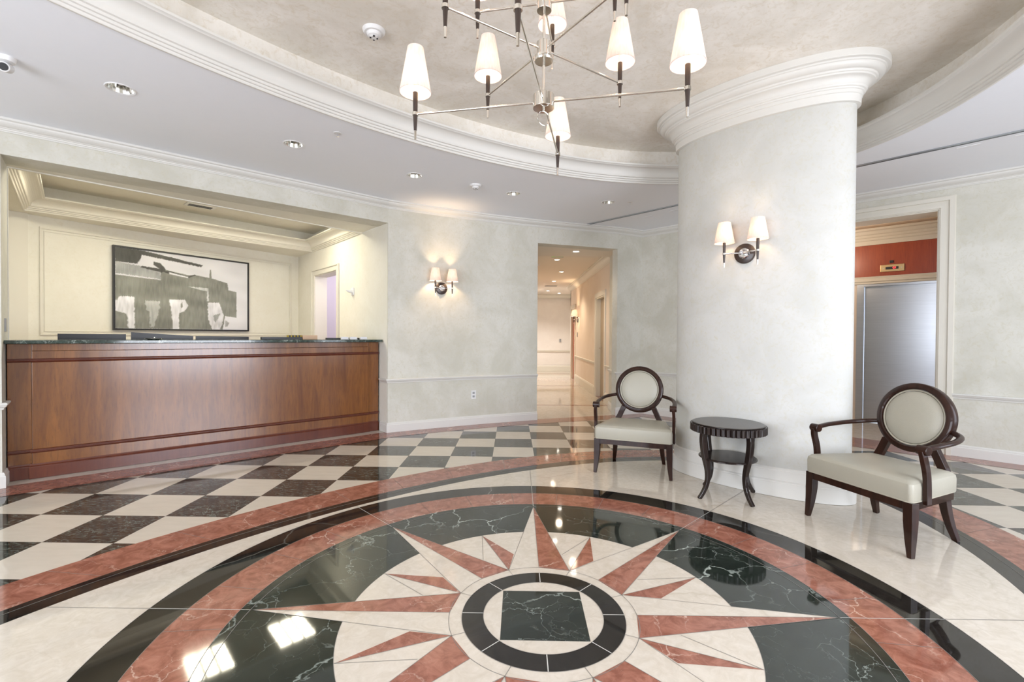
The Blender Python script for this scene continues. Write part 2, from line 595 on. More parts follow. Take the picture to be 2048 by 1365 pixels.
def r_ell(a, b, ang):
    return lambda th: a * b / math.sqrt((b * cos(th - ang)) ** 2 + (a * sin(th - ang)) ** 2)


def flat_with_holes(mb, outline, holes, z):
    vs, es = [], []
    for L in [outline] + holes:
        o = len(vs)
        vs += [Vector((p[0], p[1])) for p in L]
        es += [(o + i, o + (i + 1) % len(L)) for i in range(len(L))]

    def inside(p, L):
        c = False
        for i in range(len(L)):
            a, b = L[i], L[i - 1]
            if (a[1] > p[1]) != (b[1] > p[1]) and p[0] < (b[0] - a[0]) * (p[1] - a[1]) / (b[1] - a[1]) + a[0]:
                c = not c
        return c
    r = delaunay_2d_cdt(vs, es, [], 0, 1e-5)
    ov, of_ = r[0], r[2]
    keep = []
    for f in of_:
        c = sum((ov[i] for i in f), Vector((0, 0))) / len(f)
        if inside(c, outline) and not any(inside(c, h) for h in holes):
            keep.append(tuple(f))
    mb.add([(p.x, p.y, z) for p in ov], keep, False)


# ------------------------------------------------------------------ plan of the place
def rel(x, y):
    return Vector((C.x + x, C.y + y))


CEIL, DOME = 2.94, 3.285
K = rel(-1.725, 3.863)                       # corner where the desk opening ends
ua = math.radians(41.6)
U, N = Vector((cos(ua), sin(ua))), Vector((-sin(ua), cos(ua)))


def UN(a, b):
    return K + U * a + N * b


OPL = UN(-3.336, 0)                           # other side of the desk opening
NWFAR = UN(-4.7, 0)
HL, HR = rel(0.226, 4.83), rel(1.50, 5.27)   # sides of the hall opening
ARC = [K, rel(-1.35, 4.085), rel(-0.95, 4.30), rel(-0.50, 4.525), rel(-0.10, 4.70), HL]
W1 = rel(1.95, 5.50)
NEd = Vector((cos(math.radians(-45.1)), sin(math.radians(-45.1))))
NEn = Vector((-NEd.y, NEd.x))                # away from the room


def NE(s, d):
    return W1 + NEd * s + NEn * d


NEFAR = NE(6.3, 0)
SE = [NEFAR, rel(4.9, -1.35), rel(1.75, -4.35), rel(-1.7, -5.4)]
SW = [rel(-1.7, -5.4), rel(-5.5, -1.6), NWFAR]
OUT = [NWFAR, OPL] + ARC + [HR, W1, NEFAR] + SE[1:] + SW[1:-1]
E_ANG = 0.795

# ------------------------------------------------------------------ floor
fl = MB()
TH = [2 * PI * i / 240 for i in range(240)]


def ring(mb, f1, f2, z=0.0, ths=TH):
    o = len(mb.v)
    for th in ths:
        for f in (f1, f2):
            r = f(th) if callable(f) else f
            mb.v.append((C.x + r * cos(th), C.y + r * sin(th), z))
    k = len(ths)
    for i in range(k):
        j = (i + 1) % k
        mb.f.append((o + 2 * i, o + 2 * j, o + 2 * j + 1, o + 2 * i + 1))
        mb.mi.append(mb.cur)
        mb.sm.append(False)


SLOT = {'checker': 0, 'cream': 1, 'red': 2, 'green': 3, 'black': 4, 'grout': 5, 'grout_light': 6}
FM = [M[k] for k in SLOT]


def use(mb, k):
    mb.cur = SLOT[k]


eo, em, ei = r_ell(3.71, 2.262, 0.765), r_ell(3.43, 1.952, 0.765), r_ell(3.245, 1.825, 0.768)
use(fl, 'checker')
ring(fl, eo, 12.0)
use(fl, 'red'); ring(fl, em, eo)
use(fl, 'black'); ring(fl, ei, em)
use(fl, 'cream'); ring(fl, 1.784, ei)
use(fl, 'black'); ring(fl, 1.607, 1.784)
use(fl, 'red'); ring(fl, 1.367, 1.607)
use(fl, 'green'); ring(fl, 0.879, 1.367)
use(fl, 'cream'); ring(fl, 0.363, 0.879)
use(fl, 'black'); ring(fl, 0.2675, 0.363)
use(fl, 'cream')
fl.add([(C.x + 0.2675 * cos(t_), C.y + 0.2675 * sin(t_), 0) for t_ in TH], [tuple(range(240))], False)
Z1, Z2, Z3 = 0.0005, 0.0010, 0.0014


def pol(r, deg):
    return (C.x + r * cos(math.radians(deg)), C.y + r * sin(math.radians(deg)))


use(fl, 'green')
fl.poly([pol(0.262, 45 + 90 * k - 1) for k in range(4)], Z1)
for k in range(8):
    a = 45 * k + 89.3
    use(fl, 'cream')
    fl.poly([pol(1.315, a), pol(0.420, a + 22.5), pol(0.420, a)], Z1)
    use(fl, 'red')
    fl.poly([pol(1.315, a), pol(0.420, a), pol(0.420, a - 22.5)], Z1)
    # small dart between two long points
    b = a + 22.5
    use(fl, 'red')
    fl.poly([pol(0.877, b), pol(0.422, b), pol(0.585, b - 9.0)], Z1)


def seam(mb, a, b, w=0.0022, z=Z2, key='grout'):
    a, b = Vector(a[:2]), Vector(b[:2])
    d = (b - a).normalized()
    q = Vector((-d.y, d.x)) * w / 2
    use(mb, key)
    mb.poly([a - q, b - q, b + q, a + q], z)


def rseam(mb, r, w=0.0025, z=Z2, key='grout'):
    use(mb, key)
    f = r if callable(r) else (lambda th: r)
    ring(mb, lambda th: f(th) - w / 2, lambda th: f(th) + w / 2, z)


rseam(fl, 0.420); rseam(fl, 1.322); rseam(fl, 0.2675, 0.002); rseam(fl, 0.363, 0.002)
rseam(fl, lambda th: em(th) - 0.052, 0.003)
rseam(fl, 0.879, 0.002, 0.00025)
for rr in (1.367, 1.607, 1.784):
    rseam(fl, rr, 0.002)
for k in range(8):
    a = 45 * k + 89.3
    seam(fl, pol(0.268, a), pol(0.363, a), 0.004, key='grout_light')
    seam(fl, pol(0.363, a + 22.5), pol(0.42, a + 22.5))
    seam(fl, pol(1.315, a), pol(0.42, a))
    seam(fl, pol(1.315, a), pol(0.42, a + 22.5)); seam(fl, pol(1.315, a), pol(0.42, a - 22.5))
    seam(fl, pol(0.877, a + 22.5), pol(0.42, a + 22.5)); seam(fl, pol(0.877, a + 22.5), pol(0.585, a + 22.5 + 9))
    seam(fl, pol(1.322, a), pol(1.784, a), 0.003, key='grout_light')
    rr = ei(math.radians(a))
    seam(fl, pol(1.784, a), pol(rr, a), 0.003)
for k in range(28):
    th = 2 * PI * (k + 0.4) / 28
    for (f1, f2) in ((em, eo), (1.367, 1.607)):
        r1 = f1(th) if callable(f1) else f1
        r2 = f2(th) if callable(f2) else f2
        seam(fl, pol(r1, math.degrees(th)), pol(r2, math.degrees(th)), 0.002)


def offset_line(path, d0, d1, z, key):
    use(fl, key)
    P = [Vector(p[:2]) for p in path]
    ns = []
    for i in range(len(P)):
        d1_ = (P[i] - P[i - 1]).normalized() if i > 0 else (P[1] - P[0]).normalized()
        d2_ = (P[i + 1] - P[i]).normalized() if i < len(P) - 1 else d1_
        nn_ = Vector((-(d1_ + d2_).y, (d1_ + d2_).x)).normalized()
        ns.append(nn_ / max(0.4, nn_.dot(Vector((-d1_.y, d1_.x)))))
    for i in range(len(P) - 1):
        fl.poly([P[i] + ns[i] * d0, P[i + 1] + ns[i + 1] * d0, P[i + 1] + ns[i + 1] * d1, P[i] + ns[i] * d1], z)


# borders that follow the walls (positive offset = away from the room)
nwpath = [NWFAR, OPL] + ARC + [HR, W1]
ZA, ZB, ZC = 0.0006, 0.0012, 0.0018
offset_line(nwpath, -0.285, 0.04, ZC, 'red')
offset_line([NWFAR, OPL] + ARC[:1], 0.04, 4.2, ZA, 'cream')
offset_line([W1, NEFAR], -0.29, 0.31, ZC + 0.0004, 'red')
offset_line([W1, NEFAR], 0.31, 3.0, ZA, 'cream')
# hall floor with red cross bands
use(fl, 'red')
for y0, w in ((8.35, 0.10), (11.6, 0.10), (15.1, 0.35)):
    fl.poly([(0.2, y0), (2.9, y0), (2.9, y0 + w), (0.2, y0 + w)], ZC)
fl.poly([(1.74, 8.55), (2.6, 8.55), (2.6, 10.1), (1.74, 10.1)], ZC + 0.0006)
for y0 in (9.2, 10.1, 12.6, 14.0):
    seam(fl, (0.2, y0), (2.6, y0), 0.004, ZC)
use(fl, 'cream')
fl.poly([(-0.1, 6.80), (1.60, 7.38), (3.4, 8.3), (3.4, 18), (-0.1, 18)], ZB)
floor = struct(fl, 'floor', FM)

# ------------------------------------------------------------------ ceiling
DL = [(-2.71, 3.25), (-1.948, 4.173), (-1.041, 4.969), (0.007, 5.576), (1.197, 5.916)]
DLR = 0.078


def circ(x, y, r, n=24):
    return [(x + r * cos(2 * PI * i / n), y + r * sin(2 * PI * i / n)) for i in range(n)]


EA, EB = 3.79, 2.188
cl = MB()
DL = [(x * 1.003, y * 1.003) for x, y in DL]
flat_with_holes(cl, [tuple(p) for p in OUT], [[tuple(p) for p in ell(EA, EB, E_ANG, C.x, C.y, 240)]] + [circ(x, y, DLR) for x, y in DL], CEIL)
struct(cl, 'ceiling', M['ceiling'])
dm = MB()
dp = ell(EA, EB, E_ANG, C.x, C.y, 240)
dm.cur = 0
dm.add([(p.x, p.y, z) for z in (CEIL, DOME) for p in dp], [(i, (i + 1) % 240, 240 + (i + 1) % 240, 240 + i) for i in range(240)], True)
dm.add([(p.x, p.y, DOME) for p in dp], [tuple(range(240))], False)
struct(dm, 'ceiling_oval_recess', M['dome'])


def cove(h, w):
    """stepped beads, a hollow and a lip; leans into the room"""
    p = [(-0.004, -0.010), (0.012, -0.012), (0.017, -0.006), (0.019, 0.004), (0.030, 0.006), (0.034, 0.012), (0.035, 0.020), (0.046, 0.022), (0.050, 0.028), (0.051, 0.037), (0.064, 0.040), (0.068, 0.048)]
    for k in range(9):
        q = k / 8 * PI / 2
        p.append((0.070 + (w - 0.092) * (1 - cos(q)), 0.052 + (h - 0.078) * sin(q)))
    p += [(w - 0.016, h - 0.020), (w - 0.002, h - 0.016), (w, h - 0.002), (w - 0.01, h), (w - 0.03, h), (-0.004, h - 0.03)]
    return p


cr = MB()
pf = [(d, CEIL + z) for d, z in cove(0.15, 0.165)]
cr.sweep(dp, pf, closed=True, side=1, smooth=True)
struct(cr, 'trim_oval_cornice', M['trim'])


def crown_prof(h=0.095, w=0.09, top=CEIL):
    z0 = top - h
    p = [(-0.005, z0), (0.008, z0), (0.012, z0 + 0.010), (0.018, z0 + 0.012), (0.020, z0 + 0.022), (0.028, z0 + 0.026)]
    for k in range(6):
        q = k / 5 * PI / 2
        p.append((0.030 + (w - 0.045) * sin(q) ** 1.4, z0 + 0.030 + (h - 0.055) * (1 - cos(q)) ** 0.9))
    p += [(w - 0.008, top - 0.022), (w, top - 0.018), (w, top - 0.0008), (-0.005, top - 0.0008)]
    return p


def base_prof(h=0.125, t_=0.022):
    return [(-0.004, 0.0025), (t_, 0.0025), (t_, h - 0.03), (t_ - 0.006, h - 0.022), (t_ - 0.006, h - 0.012), (t_ - 0.014, h), (-0.004, h)]


def rail_prof(z=0.665):
    return [(-0.004, z - 0.035), (0.010, z - 0.035), (0.014, z - 0.020), (0.022, z - 0.014), (0.030, z), (0.034, z + 0.006), (0.034, z + 0.014), (0.026, z + 0.020), (-0.004, z + 0.020)]


cn = MB()
cn.sweep([NWFAR, OPL] + ARC + [HR, W1, NEFAR], crown_prof(), side=-1)
cn.sweep(SE + SW[1:] , crown_prof(), side=-1)
struct(cn, 'trim_cornice', M['trim'])

# ------------------------------------------------------------------ walls
wl = MB()
H1 = 2.667
wl.wallseg(NWFAR, OPL, 0, CEIL, 0.37)
struct(wl, 'wall_left', M['wall'])
wl = MB()
wl.wallseg(OPL, K, H1, CEIL, 0.30)
struct(wl, 'wall_left_head', M['wall'])
wa = MB()
for a, b in zip(ARC[:-1], ARC[1:]):
    wa.wallseg(a, b, 0, CEIL, 0.12)
HT = 2.615
wa.wallseg(HL, HR, HT, CEIL, 0.22)
wa.wallseg(HR, W1, 0, CEIL, 0.12)
struct(wa, 'wall_back', M['wall'])
wn = MB()
OE0, OE1, OEH = 1.75, 3.55, 2.635
wn.wallseg(W1, NE(OE0, 0), 0, CEIL, 0.30)
wn.wallseg(NE(OE0, 0), NE(OE1, 0), OEH, CEIL, 0.30)
wn.wallseg(NE(OE1, 0), NEFAR, 0, CEIL, 0.30)
struct(wn, 'wall_right', M['wall'])


def window_wall(path, name, wins, mtl):
    """wins: (segment index, s0, s1, z0, z1)"""
    mb = MB()
    for i in range(len(path) - 1):
        a, b = path[i], path[i + 1]
        L = (b - a).length
        d = (b - a) / L
        ws = sorted([w for w in wins if w[0] == i], key=lambda w: w[1])
        s = 0
        for (_, s0, s1, z0, z1) in ws:
            mb.wallseg(a + d * s, a + d * s0, 0, CEIL, 0.2)
            if z0 > 0.02:
                mb.wallseg(a + d * s0, a + d * s1, 0, z0, 0.2)
            mb.wallseg(a + d * s0, a + d * s1, z1, CEIL, 0.2)
            s = s1
        mb.wallseg(a + d * s, b, 0, CEIL, 0.2)
    struct(mb, name, mtl)


wi = []
seL = (SE[2] - SE[1]).length
window_wall(SE, 'wall_entrance_side', [(0, 0.9, 2.1, 0.1, 2.5), (1, 0.55, seL - 0.55, 0.05, 2.6)], M['wall'])
swL = (SW[1] - SW[0]).length
window_wall(SW, 'wall_front', [(0, 0.9, swL - 0.9, 0.3, 2.7)], M['wall'])
k_ = 0
for (a, b, s0, s1, z0, z1) in ((SE[0], SE[1], 0.9, 2.1, 0.1, 2.5), (SE[1], SE[2], 0.55, seL - 0.55, 0.05, 2.6), (SW[0], SW[1], 0.9, swL - 0.9, 0.3, 2.7)):
    k_ += 1
    d = (b - a).normalized()
    nrm = Vector((-d.y, d.x))
    w_ = MB()
    ang = math.atan2(d.y, d.x)
    org = a + d * s0 + nrm * 0.1
    T = Matrix.Translation((org.x, org.y, 0)) @ Matrix.Rotation(ang, 4, 'Z')
    Lw = s1 - s0
    for x0, x1 in ((0, 0.06), (Lw - 0.06, Lw)):
        w_.box(x0, x1, -0.03, 0.03, z0, z1, T)
    for zz0, zz1 in ((z0, z0 + 0.06), (z1 - 0.06, z1), (2.05, 2.11)):
        w_.box(0.06, Lw - 0.06, -0.03, 0.03, zz0, zz1, T)
    q = 0.95
    while q < Lw - 0.4:
        w_.box(q - 0.025, q + 0.025, -0.03, 0.03, z0 + 0.06, 2.05, T)
        w_.box(q - 0.025, q + 0.025, -0.03, 0.03, 2.11, z1 - 0.06, T)
        q += 0.95
    fr_ = struct(w_, 'window_%d' % k_, M['blackp'])

# ------------------------------------------------------------------ hall beyond the far wall
hd = (HR - HL).normalized()
jl0, jr0 = Vector((HL.x + 0.02, HL.y)), HR
jl1, jr1 = Vector((0.43, 8.10)), Vector((1.68, 8.10))
hw = MB()
hw.wallseg(jr0 + (jr1 - jr0).normalized() * 0.065, jr1, 0, HT + 0.003, 0.10, -1)
hw.wallseg(HL, Vector((0.40, 8.10)), 0, HT, 0.10, 1)
struct(hw, 'wall_hall_jambs', M['wall'])
hc = MB()
_h = Vector((-hd.y, hd.x)) * 0.22
hc.add([(HL.x - 0.02, HL.y + 0.05, HT + 0.0015), (HR.x + 0.07, HR.y + 0.06, HT + 0.0015), (1.75, 8.10, HT + 0.0015), (0.38, 8.10, HT + 0.0015)], [(0, 1, 2, 3)], False)
hc.add([(0.2, 8.10, HT), (2.3, 8.10, HT), (2.3, 8.10, 2.78), (0.2, 8.10, 2.78)], [(0, 1, 2, 3)], False)
HZ = 2.70
hc.add([(0.2, 8.10, HZ), (3.4, 8.10, HZ), (3.4, 17.2, HZ), (0.2, 17.2, HZ)], [(0, 1, 2, 3)], False)
struct(hc, 'ceiling_hall', M['hallceil'])
hx = 1.745
hr = MB()
hr.wallseg((hx, 8.10), (hx, 8.80), 0, HZ, 0.16, -1)
hr.wallseg((hx, 8.80), (hx, 9.72), 2.03, HZ, 0.16, -1)
hr.wallseg((hx, 9.72), (hx, 12.95), 0, HZ, 0.16, -1)
hr.wallseg((hx, 12.95), (hx, 13.75), 2.03, HZ, 0.16, -1)
hr.wallseg((hx, 13.75), (hx, 14.0), 0, HZ, 0.16, -1)
struct(hr, 'wall_hall_right', M['hallwall'])
hf = MB()
hf.wallseg((0.35, 8.1), (0.35, 16.4), 0, HZ, 0.1, 1)
hf.wallseg((0.35, 16.45), (2.12, 16.55), 0, HZ, 0.1, 1)
hf.wallseg((2.12, 16.55), (2.32, 14.0), 0, HZ, 0.1, 1)
hf.wallseg((1.745, 14.0), (2.4, 14.0), 0, HZ, 0.08, -1)
hf.wallseg((1.905, 12.5), (1.905, 14.0), 0, HZ, 0.08, -1)
struct(hf, 'wall_hall_far', plaster('far_hall_plaster', (0.78, 0.73, 0.68), (0.82, 0.78, 0.73)))
hb = MB()
hb.sweep([(hx, 9.82), (hx, 12.86)], base_prof(0.20, 0.025), side=1)
hb.sweep([(hx, 8.1), (hx, 8.70)], base_prof(0.20, 0.025), side=1)
hb.sweep([(2.10, 16.5), (0.36, 16.42)], base_prof(0.20, 0.03), side=1)
hb.sweep([(2.32, 14.05), (2.12, 16.5)], base_prof(0.20, 0.03), side=1)
struct(hb, 'baseboard_hall', M['trimw'])
ht = MB()
ht.sweep([(hx, 8.1), (hx, 14.0)], [(d, z) for d, z in crown_prof(0.14, 0.12, HZ)], side=1)
ht.sweep([(2.32, 14.05), (2.12, 16.5), (0.36, 16.42)], [(d, z) for d, z in crown_prof(0.14, 0.12, HZ)], side=1)
ht.sweep([(hx, 9.82), (hx, 12.86)], rail_prof(0.69), side=1)
ht.sweep([(hx, 8.1), (hx, 8.70)], rail_prof(0.69), side=1)
ht.sweep([(2.32, 14.05), (2.12, 16.5), (0.36, 16.42)], rail_prof(0.72), side=1)
for (y0, y1) in ((8.80, 9.72), (12.95, 13.75)):
    for (a, b) in ((y0 - 0.09, y0), (y1, y1 + 0.09)):
        ht.box(hx - 0.022, hx + 0.002, a, b, 0, 2.0298)
    ht.box(hx - 0.022, hx + 0.002, y0 - 0.09, y1 + 0.09, 2.03, 2.12)
    ht.box(hx - 0.004, hx + 0.15, y0 - 0.0, y0 + 0.025, 0, 2.03)
    ht.box(hx - 0.004, hx + 0.15, y1 - 0.025, y1, 0, 2.03)
    ht.box(hx - 0.004, hx + 0.15, y0 + 0.025, y1 - 0.025, 2.005, 2.0299)
struct(ht, 'trim_hall', M['trimw'])
dn = MB()
dn.box(hx + 0.085, hx + 0.125, 8.83, 9.69, 0.006, 2.0, bev=0.003)
d1 = struct(dn, 'door_1', mat('taupe_door_paint', (0.42, 0.34, 0.24), 0.4))
dn = MB()
dn.tube([(hx + 0.085, 9.60, 1.0), (hx + 0.04, 9.60, 1.0), (hx + 0.035, 9.50, 1.0)], 0.009)
dn.build('door_handle', M['nickel'], parent=d1)
dn = MB()
dn.box(hx + 0.045, hx + 0.09, 12.975, 13.725, 0.006, 2.0, bev=0.003)
d2 = struct(dn, 'door_2', M['reddoor'])
dn = MB()
dn.tube([(hx + 0.045, 13.05, 1.0), (hx + 0.005, 13.05, 1.0), (hx, 13.15, 1.0)], 0.009)
dn.build('door_handle', M['nickel'], parent=d2)

# hall lights, sign and small fittings
hall_spots = [(1.028, 7.60, HT), (0.85, 8.965, HZ), (1.113, 10.64, HZ), (1.11, 12.5, HZ), (1.12, 13.77, HZ), (1.154, 15.16, HZ), (1.60, 16.0, HZ)]
hall_lab = ['lit recessed downlight in the thick head of the hall opening', 'first lit downlight behind the exit sign in the hall ceiling',
            'lit downlight third along the hall ceiling', 'lit downlight fourth along the hall ceiling', 'lit downlight fifth along the hall ceiling',
            'lit downlight sixth along the hall ceiling, before the far vent', 'lit downlight deepest in the hall ceiling']
for (x, y, z), lab in zip(hall_spots, hall_lab):
    t_ = thing('hall_downlight', lab, 'light', (x, y, z), 0, 'lit downlights in the hall ceiling')
    b_ = MB()
    b_.lathe([(0.045, -0.001), (0.062, -0.006), (0.066, -0.001), (0.066, 0.0), (0.045, 0.0)], 24, close=True)
    b_.build('trim_ring', M['white'], parent=t_)
    b_ = MB()
    b_.lathe([(0.0005, -0.004), (0.03, -0.004), (0.044, -0.001)], 20)
    b_.build('lens', M['downlamp'], parent=t_)
for (x, y, z, p) in ((1.03, 7.7, 2.5, 4), (0.95, 9.2, 2.45, 13), (1.05, 11.6, 2.45, 16), (0.95, 14.6, 2.4, 55)):
    d = bpy.data.lights.new('hall_downlight_beam', 'SPOT')
    d.energy, d.color, d.spot_size, d.spot_blend, d.shadow_soft_size = p * 2.2, (1.0, 0.80, 0.58) if y < 13 else (1.0, 0.95, 0.9), 2.6, 0.8, 0.06
    o = bpy.data.objects.new('hall_downlight_beam', d)
    o.location = (x, y, z)
    COL.objects.link(o)


def text(name, body, size, mtl, parent, loc, rot, ext=0.002):
    c = bpy.data.curves.new(name, 'FONT')
    c.body, c.size, c.extrude, c.align_x, c.align_y = body, size, ext, 'CENTER', 'CENTER'
    c.materials.append(mtl)
    tmp = bpy.data.objects.new(name, c)
    COL.objects.link(tmp)
    bpy.context.view_layer.update()
    me = bpy.data.meshes.new_from_object(tmp.evaluated_get(bpy.context.evaluated_depsgraph_get()))
    bpy.data.objects.remove(tmp)
    bpy.data.curves.remove(c)
    o = bpy.data.objects.new(name, me)
    o.parent, o.location, o.rotation_euler = parent, loc, rot
    COL.objects.link(o)
    return o


t_ = thing('exit_sign', 'green EXIT sign hanging from the hall ceiling behind the opening head', 'sign', (0.80, 8.36, 2.64))
b_ = MB(); b_.box(-0.105, 0.105, -0.006, 0.006, 0.0, 0.10)
b_.build('sign_plate', M['hallceil'], parent=t_)
b_ = MB(); b_.box(-0.12, 0.12, -0.02, 0.02, 0.10, 0.13)
b_.build('sign_housing', M['brass'], parent=t_)
text('sign_letters', 'EXIT', 0.105, M['exitgreen'], t_, (0, -0.0085, 0.046), (PI / 2, 0, 0), 0.001)
vt = MB()
vt.box(0.95, 1.30, 13.55, 13.85, HZ - 0.008, HZ - 0.001)
vt.build('air_vent', mat('grey_hall_vent', (0.42, 0.40, 0.38), 0.6), props=props('grey square air vent in the far part of the hall ceiling', 'vent'))
vt = MB()
vt.lathe([(0.0005, -0.035), (0.04, -0.033), (0.05, -0.02), (0.06, 0.0)], 20)
vt.build('smoke_detector', M['white'], loc=(0.50, 9.55, HZ), props=props('small smoke detector in the hall ceiling close to the jamb', 'detector'))
for (x, y, z, lab, rz) in ((1.70, 16.50, 1.08, 'small dark switch on the far end wall of the hall', 0), (2.20, 15.4, 1.08, 'small dark switch on the angled wall at the end of the hall', 1.49)):
    vt = MB(); vt.box(-0.03, 0.03, -0.018, 0.0, -0.06, 0.06, bev=0.003)
    vt.build('wall_switch', M['grey'], loc=(x - (0.015 if rz else 0), y, z), rot=(0, 0, rz), props=props(lab, 'switch'))
vt = MB(); vt.box(-0.02, 0.0, -0.035, 0.035, -0.06, 0.06, bev=0.003)
vt.build('wall_switch', M['grey'], loc=(hx, 12.45, 1.28), props=props('small dark switch below the hall wall lamp beside the red door', 'switch'))

# ------------------------------------------------------------------ desk alcove
al = MB()
ax = MB()
BWa, BWb = UN(-4.35, 2.274), UN(0.02, 3.60)
al.wallseg(BWa, BWb, 0, 3.05, 0.12, 1)
struct(al, 'wall_alcove_back', M['alcove'])
al = MB()
# side wall with the office doorway
SW0, SW1 = UN(0.0, 0.0), UN(0.02, 3.60)
sd = (SW1 - SW0).normalized()
DN0, DN1, DNH = 1.70, 2.70, 2.24
al.wallseg(SW0 + sd * 0.02, SW0 + sd * DN0, 0, 3.05, 0.16, -1)
al.wallseg(SW0 + sd * DN0, SW0 + sd * DN1, DNH, 3.05, 0.16, -1)
al.wallseg(SW0 + sd * DN1, SW1, 0, 3.05, 0.16, -1)
struct(al, 'wall_alcove_side', M['alcove'])
al = MB()
al.wallseg(UN(-4.35, 0.37), UN(-4.35, 2.3), 0, 3.05, 0.12, 1)
struct(al, 'wall_alcove_end', M['alcove'])
al = MB()
al.wallseg(UN(-4.35, 0.375), UN(-3.33, 0.375), 0, 3.05, 0.02, 1)
struct(al, 'wall_alcove_return', M['alcove'])
TR = [UN(-3.35, 0.367), UN(0.0, 0.79), UN(0.015, 2.80), UN(-3.40, 2.30)]
flat_with_holes(ax, [tuple(UN(-4.35, 0.30)), tuple(UN(0.0, 0.30)), tuple(UN(0.02, 3.61)), tuple(UN(-4.35, 2.28))], [[tuple(p) for p in TR]], H1)
TZ = 2.965
ax.add([(p.x, p.y, z) for z in (H1, TZ) for p in TR], [(i, (i + 1) % 4, 4 + (i + 1) % 4, 4 + i) for i in range(4)] + [(4, 5, 6, 7)], False)
struct(ax, 'ceiling_desk_alcove', M['alcove'])
ac = MB()
ac.sweep(TR, [(d, H1 + z) for d, z in cove(0.15, 0.19)], closed=True, side=1)
struct(ac, 'trim_alcove_cornice', M['trimw'])
# panel mould on the alcove's end wall, door casing
bd = (BWb - BWa).normalized()
bang = math.atan2(bd.y, bd.x)
o0 = UN(-3.39, 2.565)
TB = Matrix.Translation((o0.x, o0.y, 0)) @ Matrix.Rotation(bang, 4, 'Z')
pm = MB()
pm.box(-1.1, 0.0, -0.05, 0.003, 0, H1, TB)
for (x0, x1, z0, z1) in ((0.11, 3.43, 2.515, 2.54), (0.11, 3.43, 1.215, 1.24), (0.11, 0.135, 1.24, 2.515), (3.405, 3.43, 1.24, 2.515)):
    pm.box(x0, x1, -0.014, 0.003, z0, z1, TB, bev=0.004)
for (x0, x1, z0, z1) in ((0.15, 3.39, 2.485, 2.493), (0.15, 3.39, 1.262, 1.27), (0.15, 0.158, 1.27, 2.485), (3.382, 3.39, 1.27, 2.485)):
    pm.box(x0, x1, -0.008, 0.003, z0, z1, TB)
sang = math.atan2(sd.y, sd.x)
TS = Matrix.Translation((SW0.x, SW0.y, 0)) @ Matrix.Rotation(sang, 4, 'Z')    # local x along the wall, +y towards the alcove
CW = 0.095
for (x0, x1, z0, z1) in ((DN0 - CW, DN0, 0, DNH), (DN1, DN1 + CW, 0, DNH), (DN0 - CW, DN1 + CW, DNH, DNH + CW)):
    pm.box(x0, x1, -0.002, 0.018, z0, z1, TS, bev=0.003)
for (x0, x1, z0, z1) in ((DN0 - CW, DN0 - CW + 0.02, 0, DNH + CW - 0.02), (DN1 + CW - 0.02, DN1 + CW, 0, DNH + CW - 0.02), (DN0 - CW, DN1 + CW, DNH + CW - 0.02, DNH + CW)):
    pm.box(x0, x1, 0.0, 0.032, z0, z1, TS, bev=0.003)
for (x0, x1, z0, z1) in ((DN0, DN0 + 0.012, 0, DNH), (DN1 - 0.012, DN1, 0, DNH), (DN0 + 0.012, DN1 - 0.012, DNH - 0.012, DNH)):
    pm.box(x0, x1, -0.20, 0.002, z0, z1, TS)
struct(pm, 'trim_alcove', M['trimw'])
# the office glimpsed through that doorway
of = MB()
for (x0, x1, y0, y1) in ((1.2, 3.5, -1.72, -1.60), (3.38, 3.5, -1.6, -0.17), (1.2, 1.3, -1.6, -0.17)):
    of.box(x0, x1, y0, y1, 0, 2.7, TS)
of.box(1.2, 3.5, -1.72, -0.17, 2.6, 2.66, TS)
struct(of, 'wall_office', M['office'])
p0 = TS @ Vector((2.2, -0.9, 2.3))
point('office_lamp', p0, 15, (0.95, 0.9, 1.0), 0.2)
ob = MB()
ob.box(1.9, 3.36, -1.59, -1.05, 0.0, 1.02, TS, bev=0.004)
ob.build('office_cabinet', M['white'], props=props('low white office cabinet seen through the doorway behind the desk', 'cabinet'))
ob = MB()
ob.box(2.6, 3.3, -1.595, -1.50, 1.32, 1.36, TS, bev=0.004)
ob.build('office_shelf', M['grey'], props=props('thin shelf on the lilac office wall through the doorway', 'shelf'))
ob = MB()
ob.box(2.55, 3.0, -1.50, -1.15, 1.021, 1.19, TS, bev=0.03)
ob.build('paper_bag', M['paper'], props=props('white crumpled bag on the office cabinet', 'bag'))
# white control on the alcove side wall, switch on the other jamb
q = TS @ Vector((1.094, 0, 1.87))
t_ = thing('wall_sensor', 'white wall sensor beside the office doorway', 'sensor', q, sang)
b_ = MB(); b_.box(-0.045, 0.045, 0.0, 0.016, -0.055, 0.055, bev=0.004); b_.build('sensor_plate', M['white'], parent=t_)
b_ = MB(); b_.tube([(0, 0.014, 0.0), (0, 0.06, 0.0), (0.0, 0.11, 0.015)], [0.026, 0.022, 0.004], 16); b_.build('sensor_arm', M['white'], parent=t_)
q = OPL + U * 0.0
b_ = MB(); b_.box(-0.001, 0.008, -0.035, 0.035, -0.055, 0.055, bev=0.002)
b_.build('light_switch', M['grey'], loc=(OPL.x + U.x * 0.001 + N.x * 0.2, OPL.y + U.y * 0.001 + N.y * 0.2, 1.31), rot=(0, 0, ua), props=props('grey switch plate on the side of the desk opening above the counter', 'switch'))
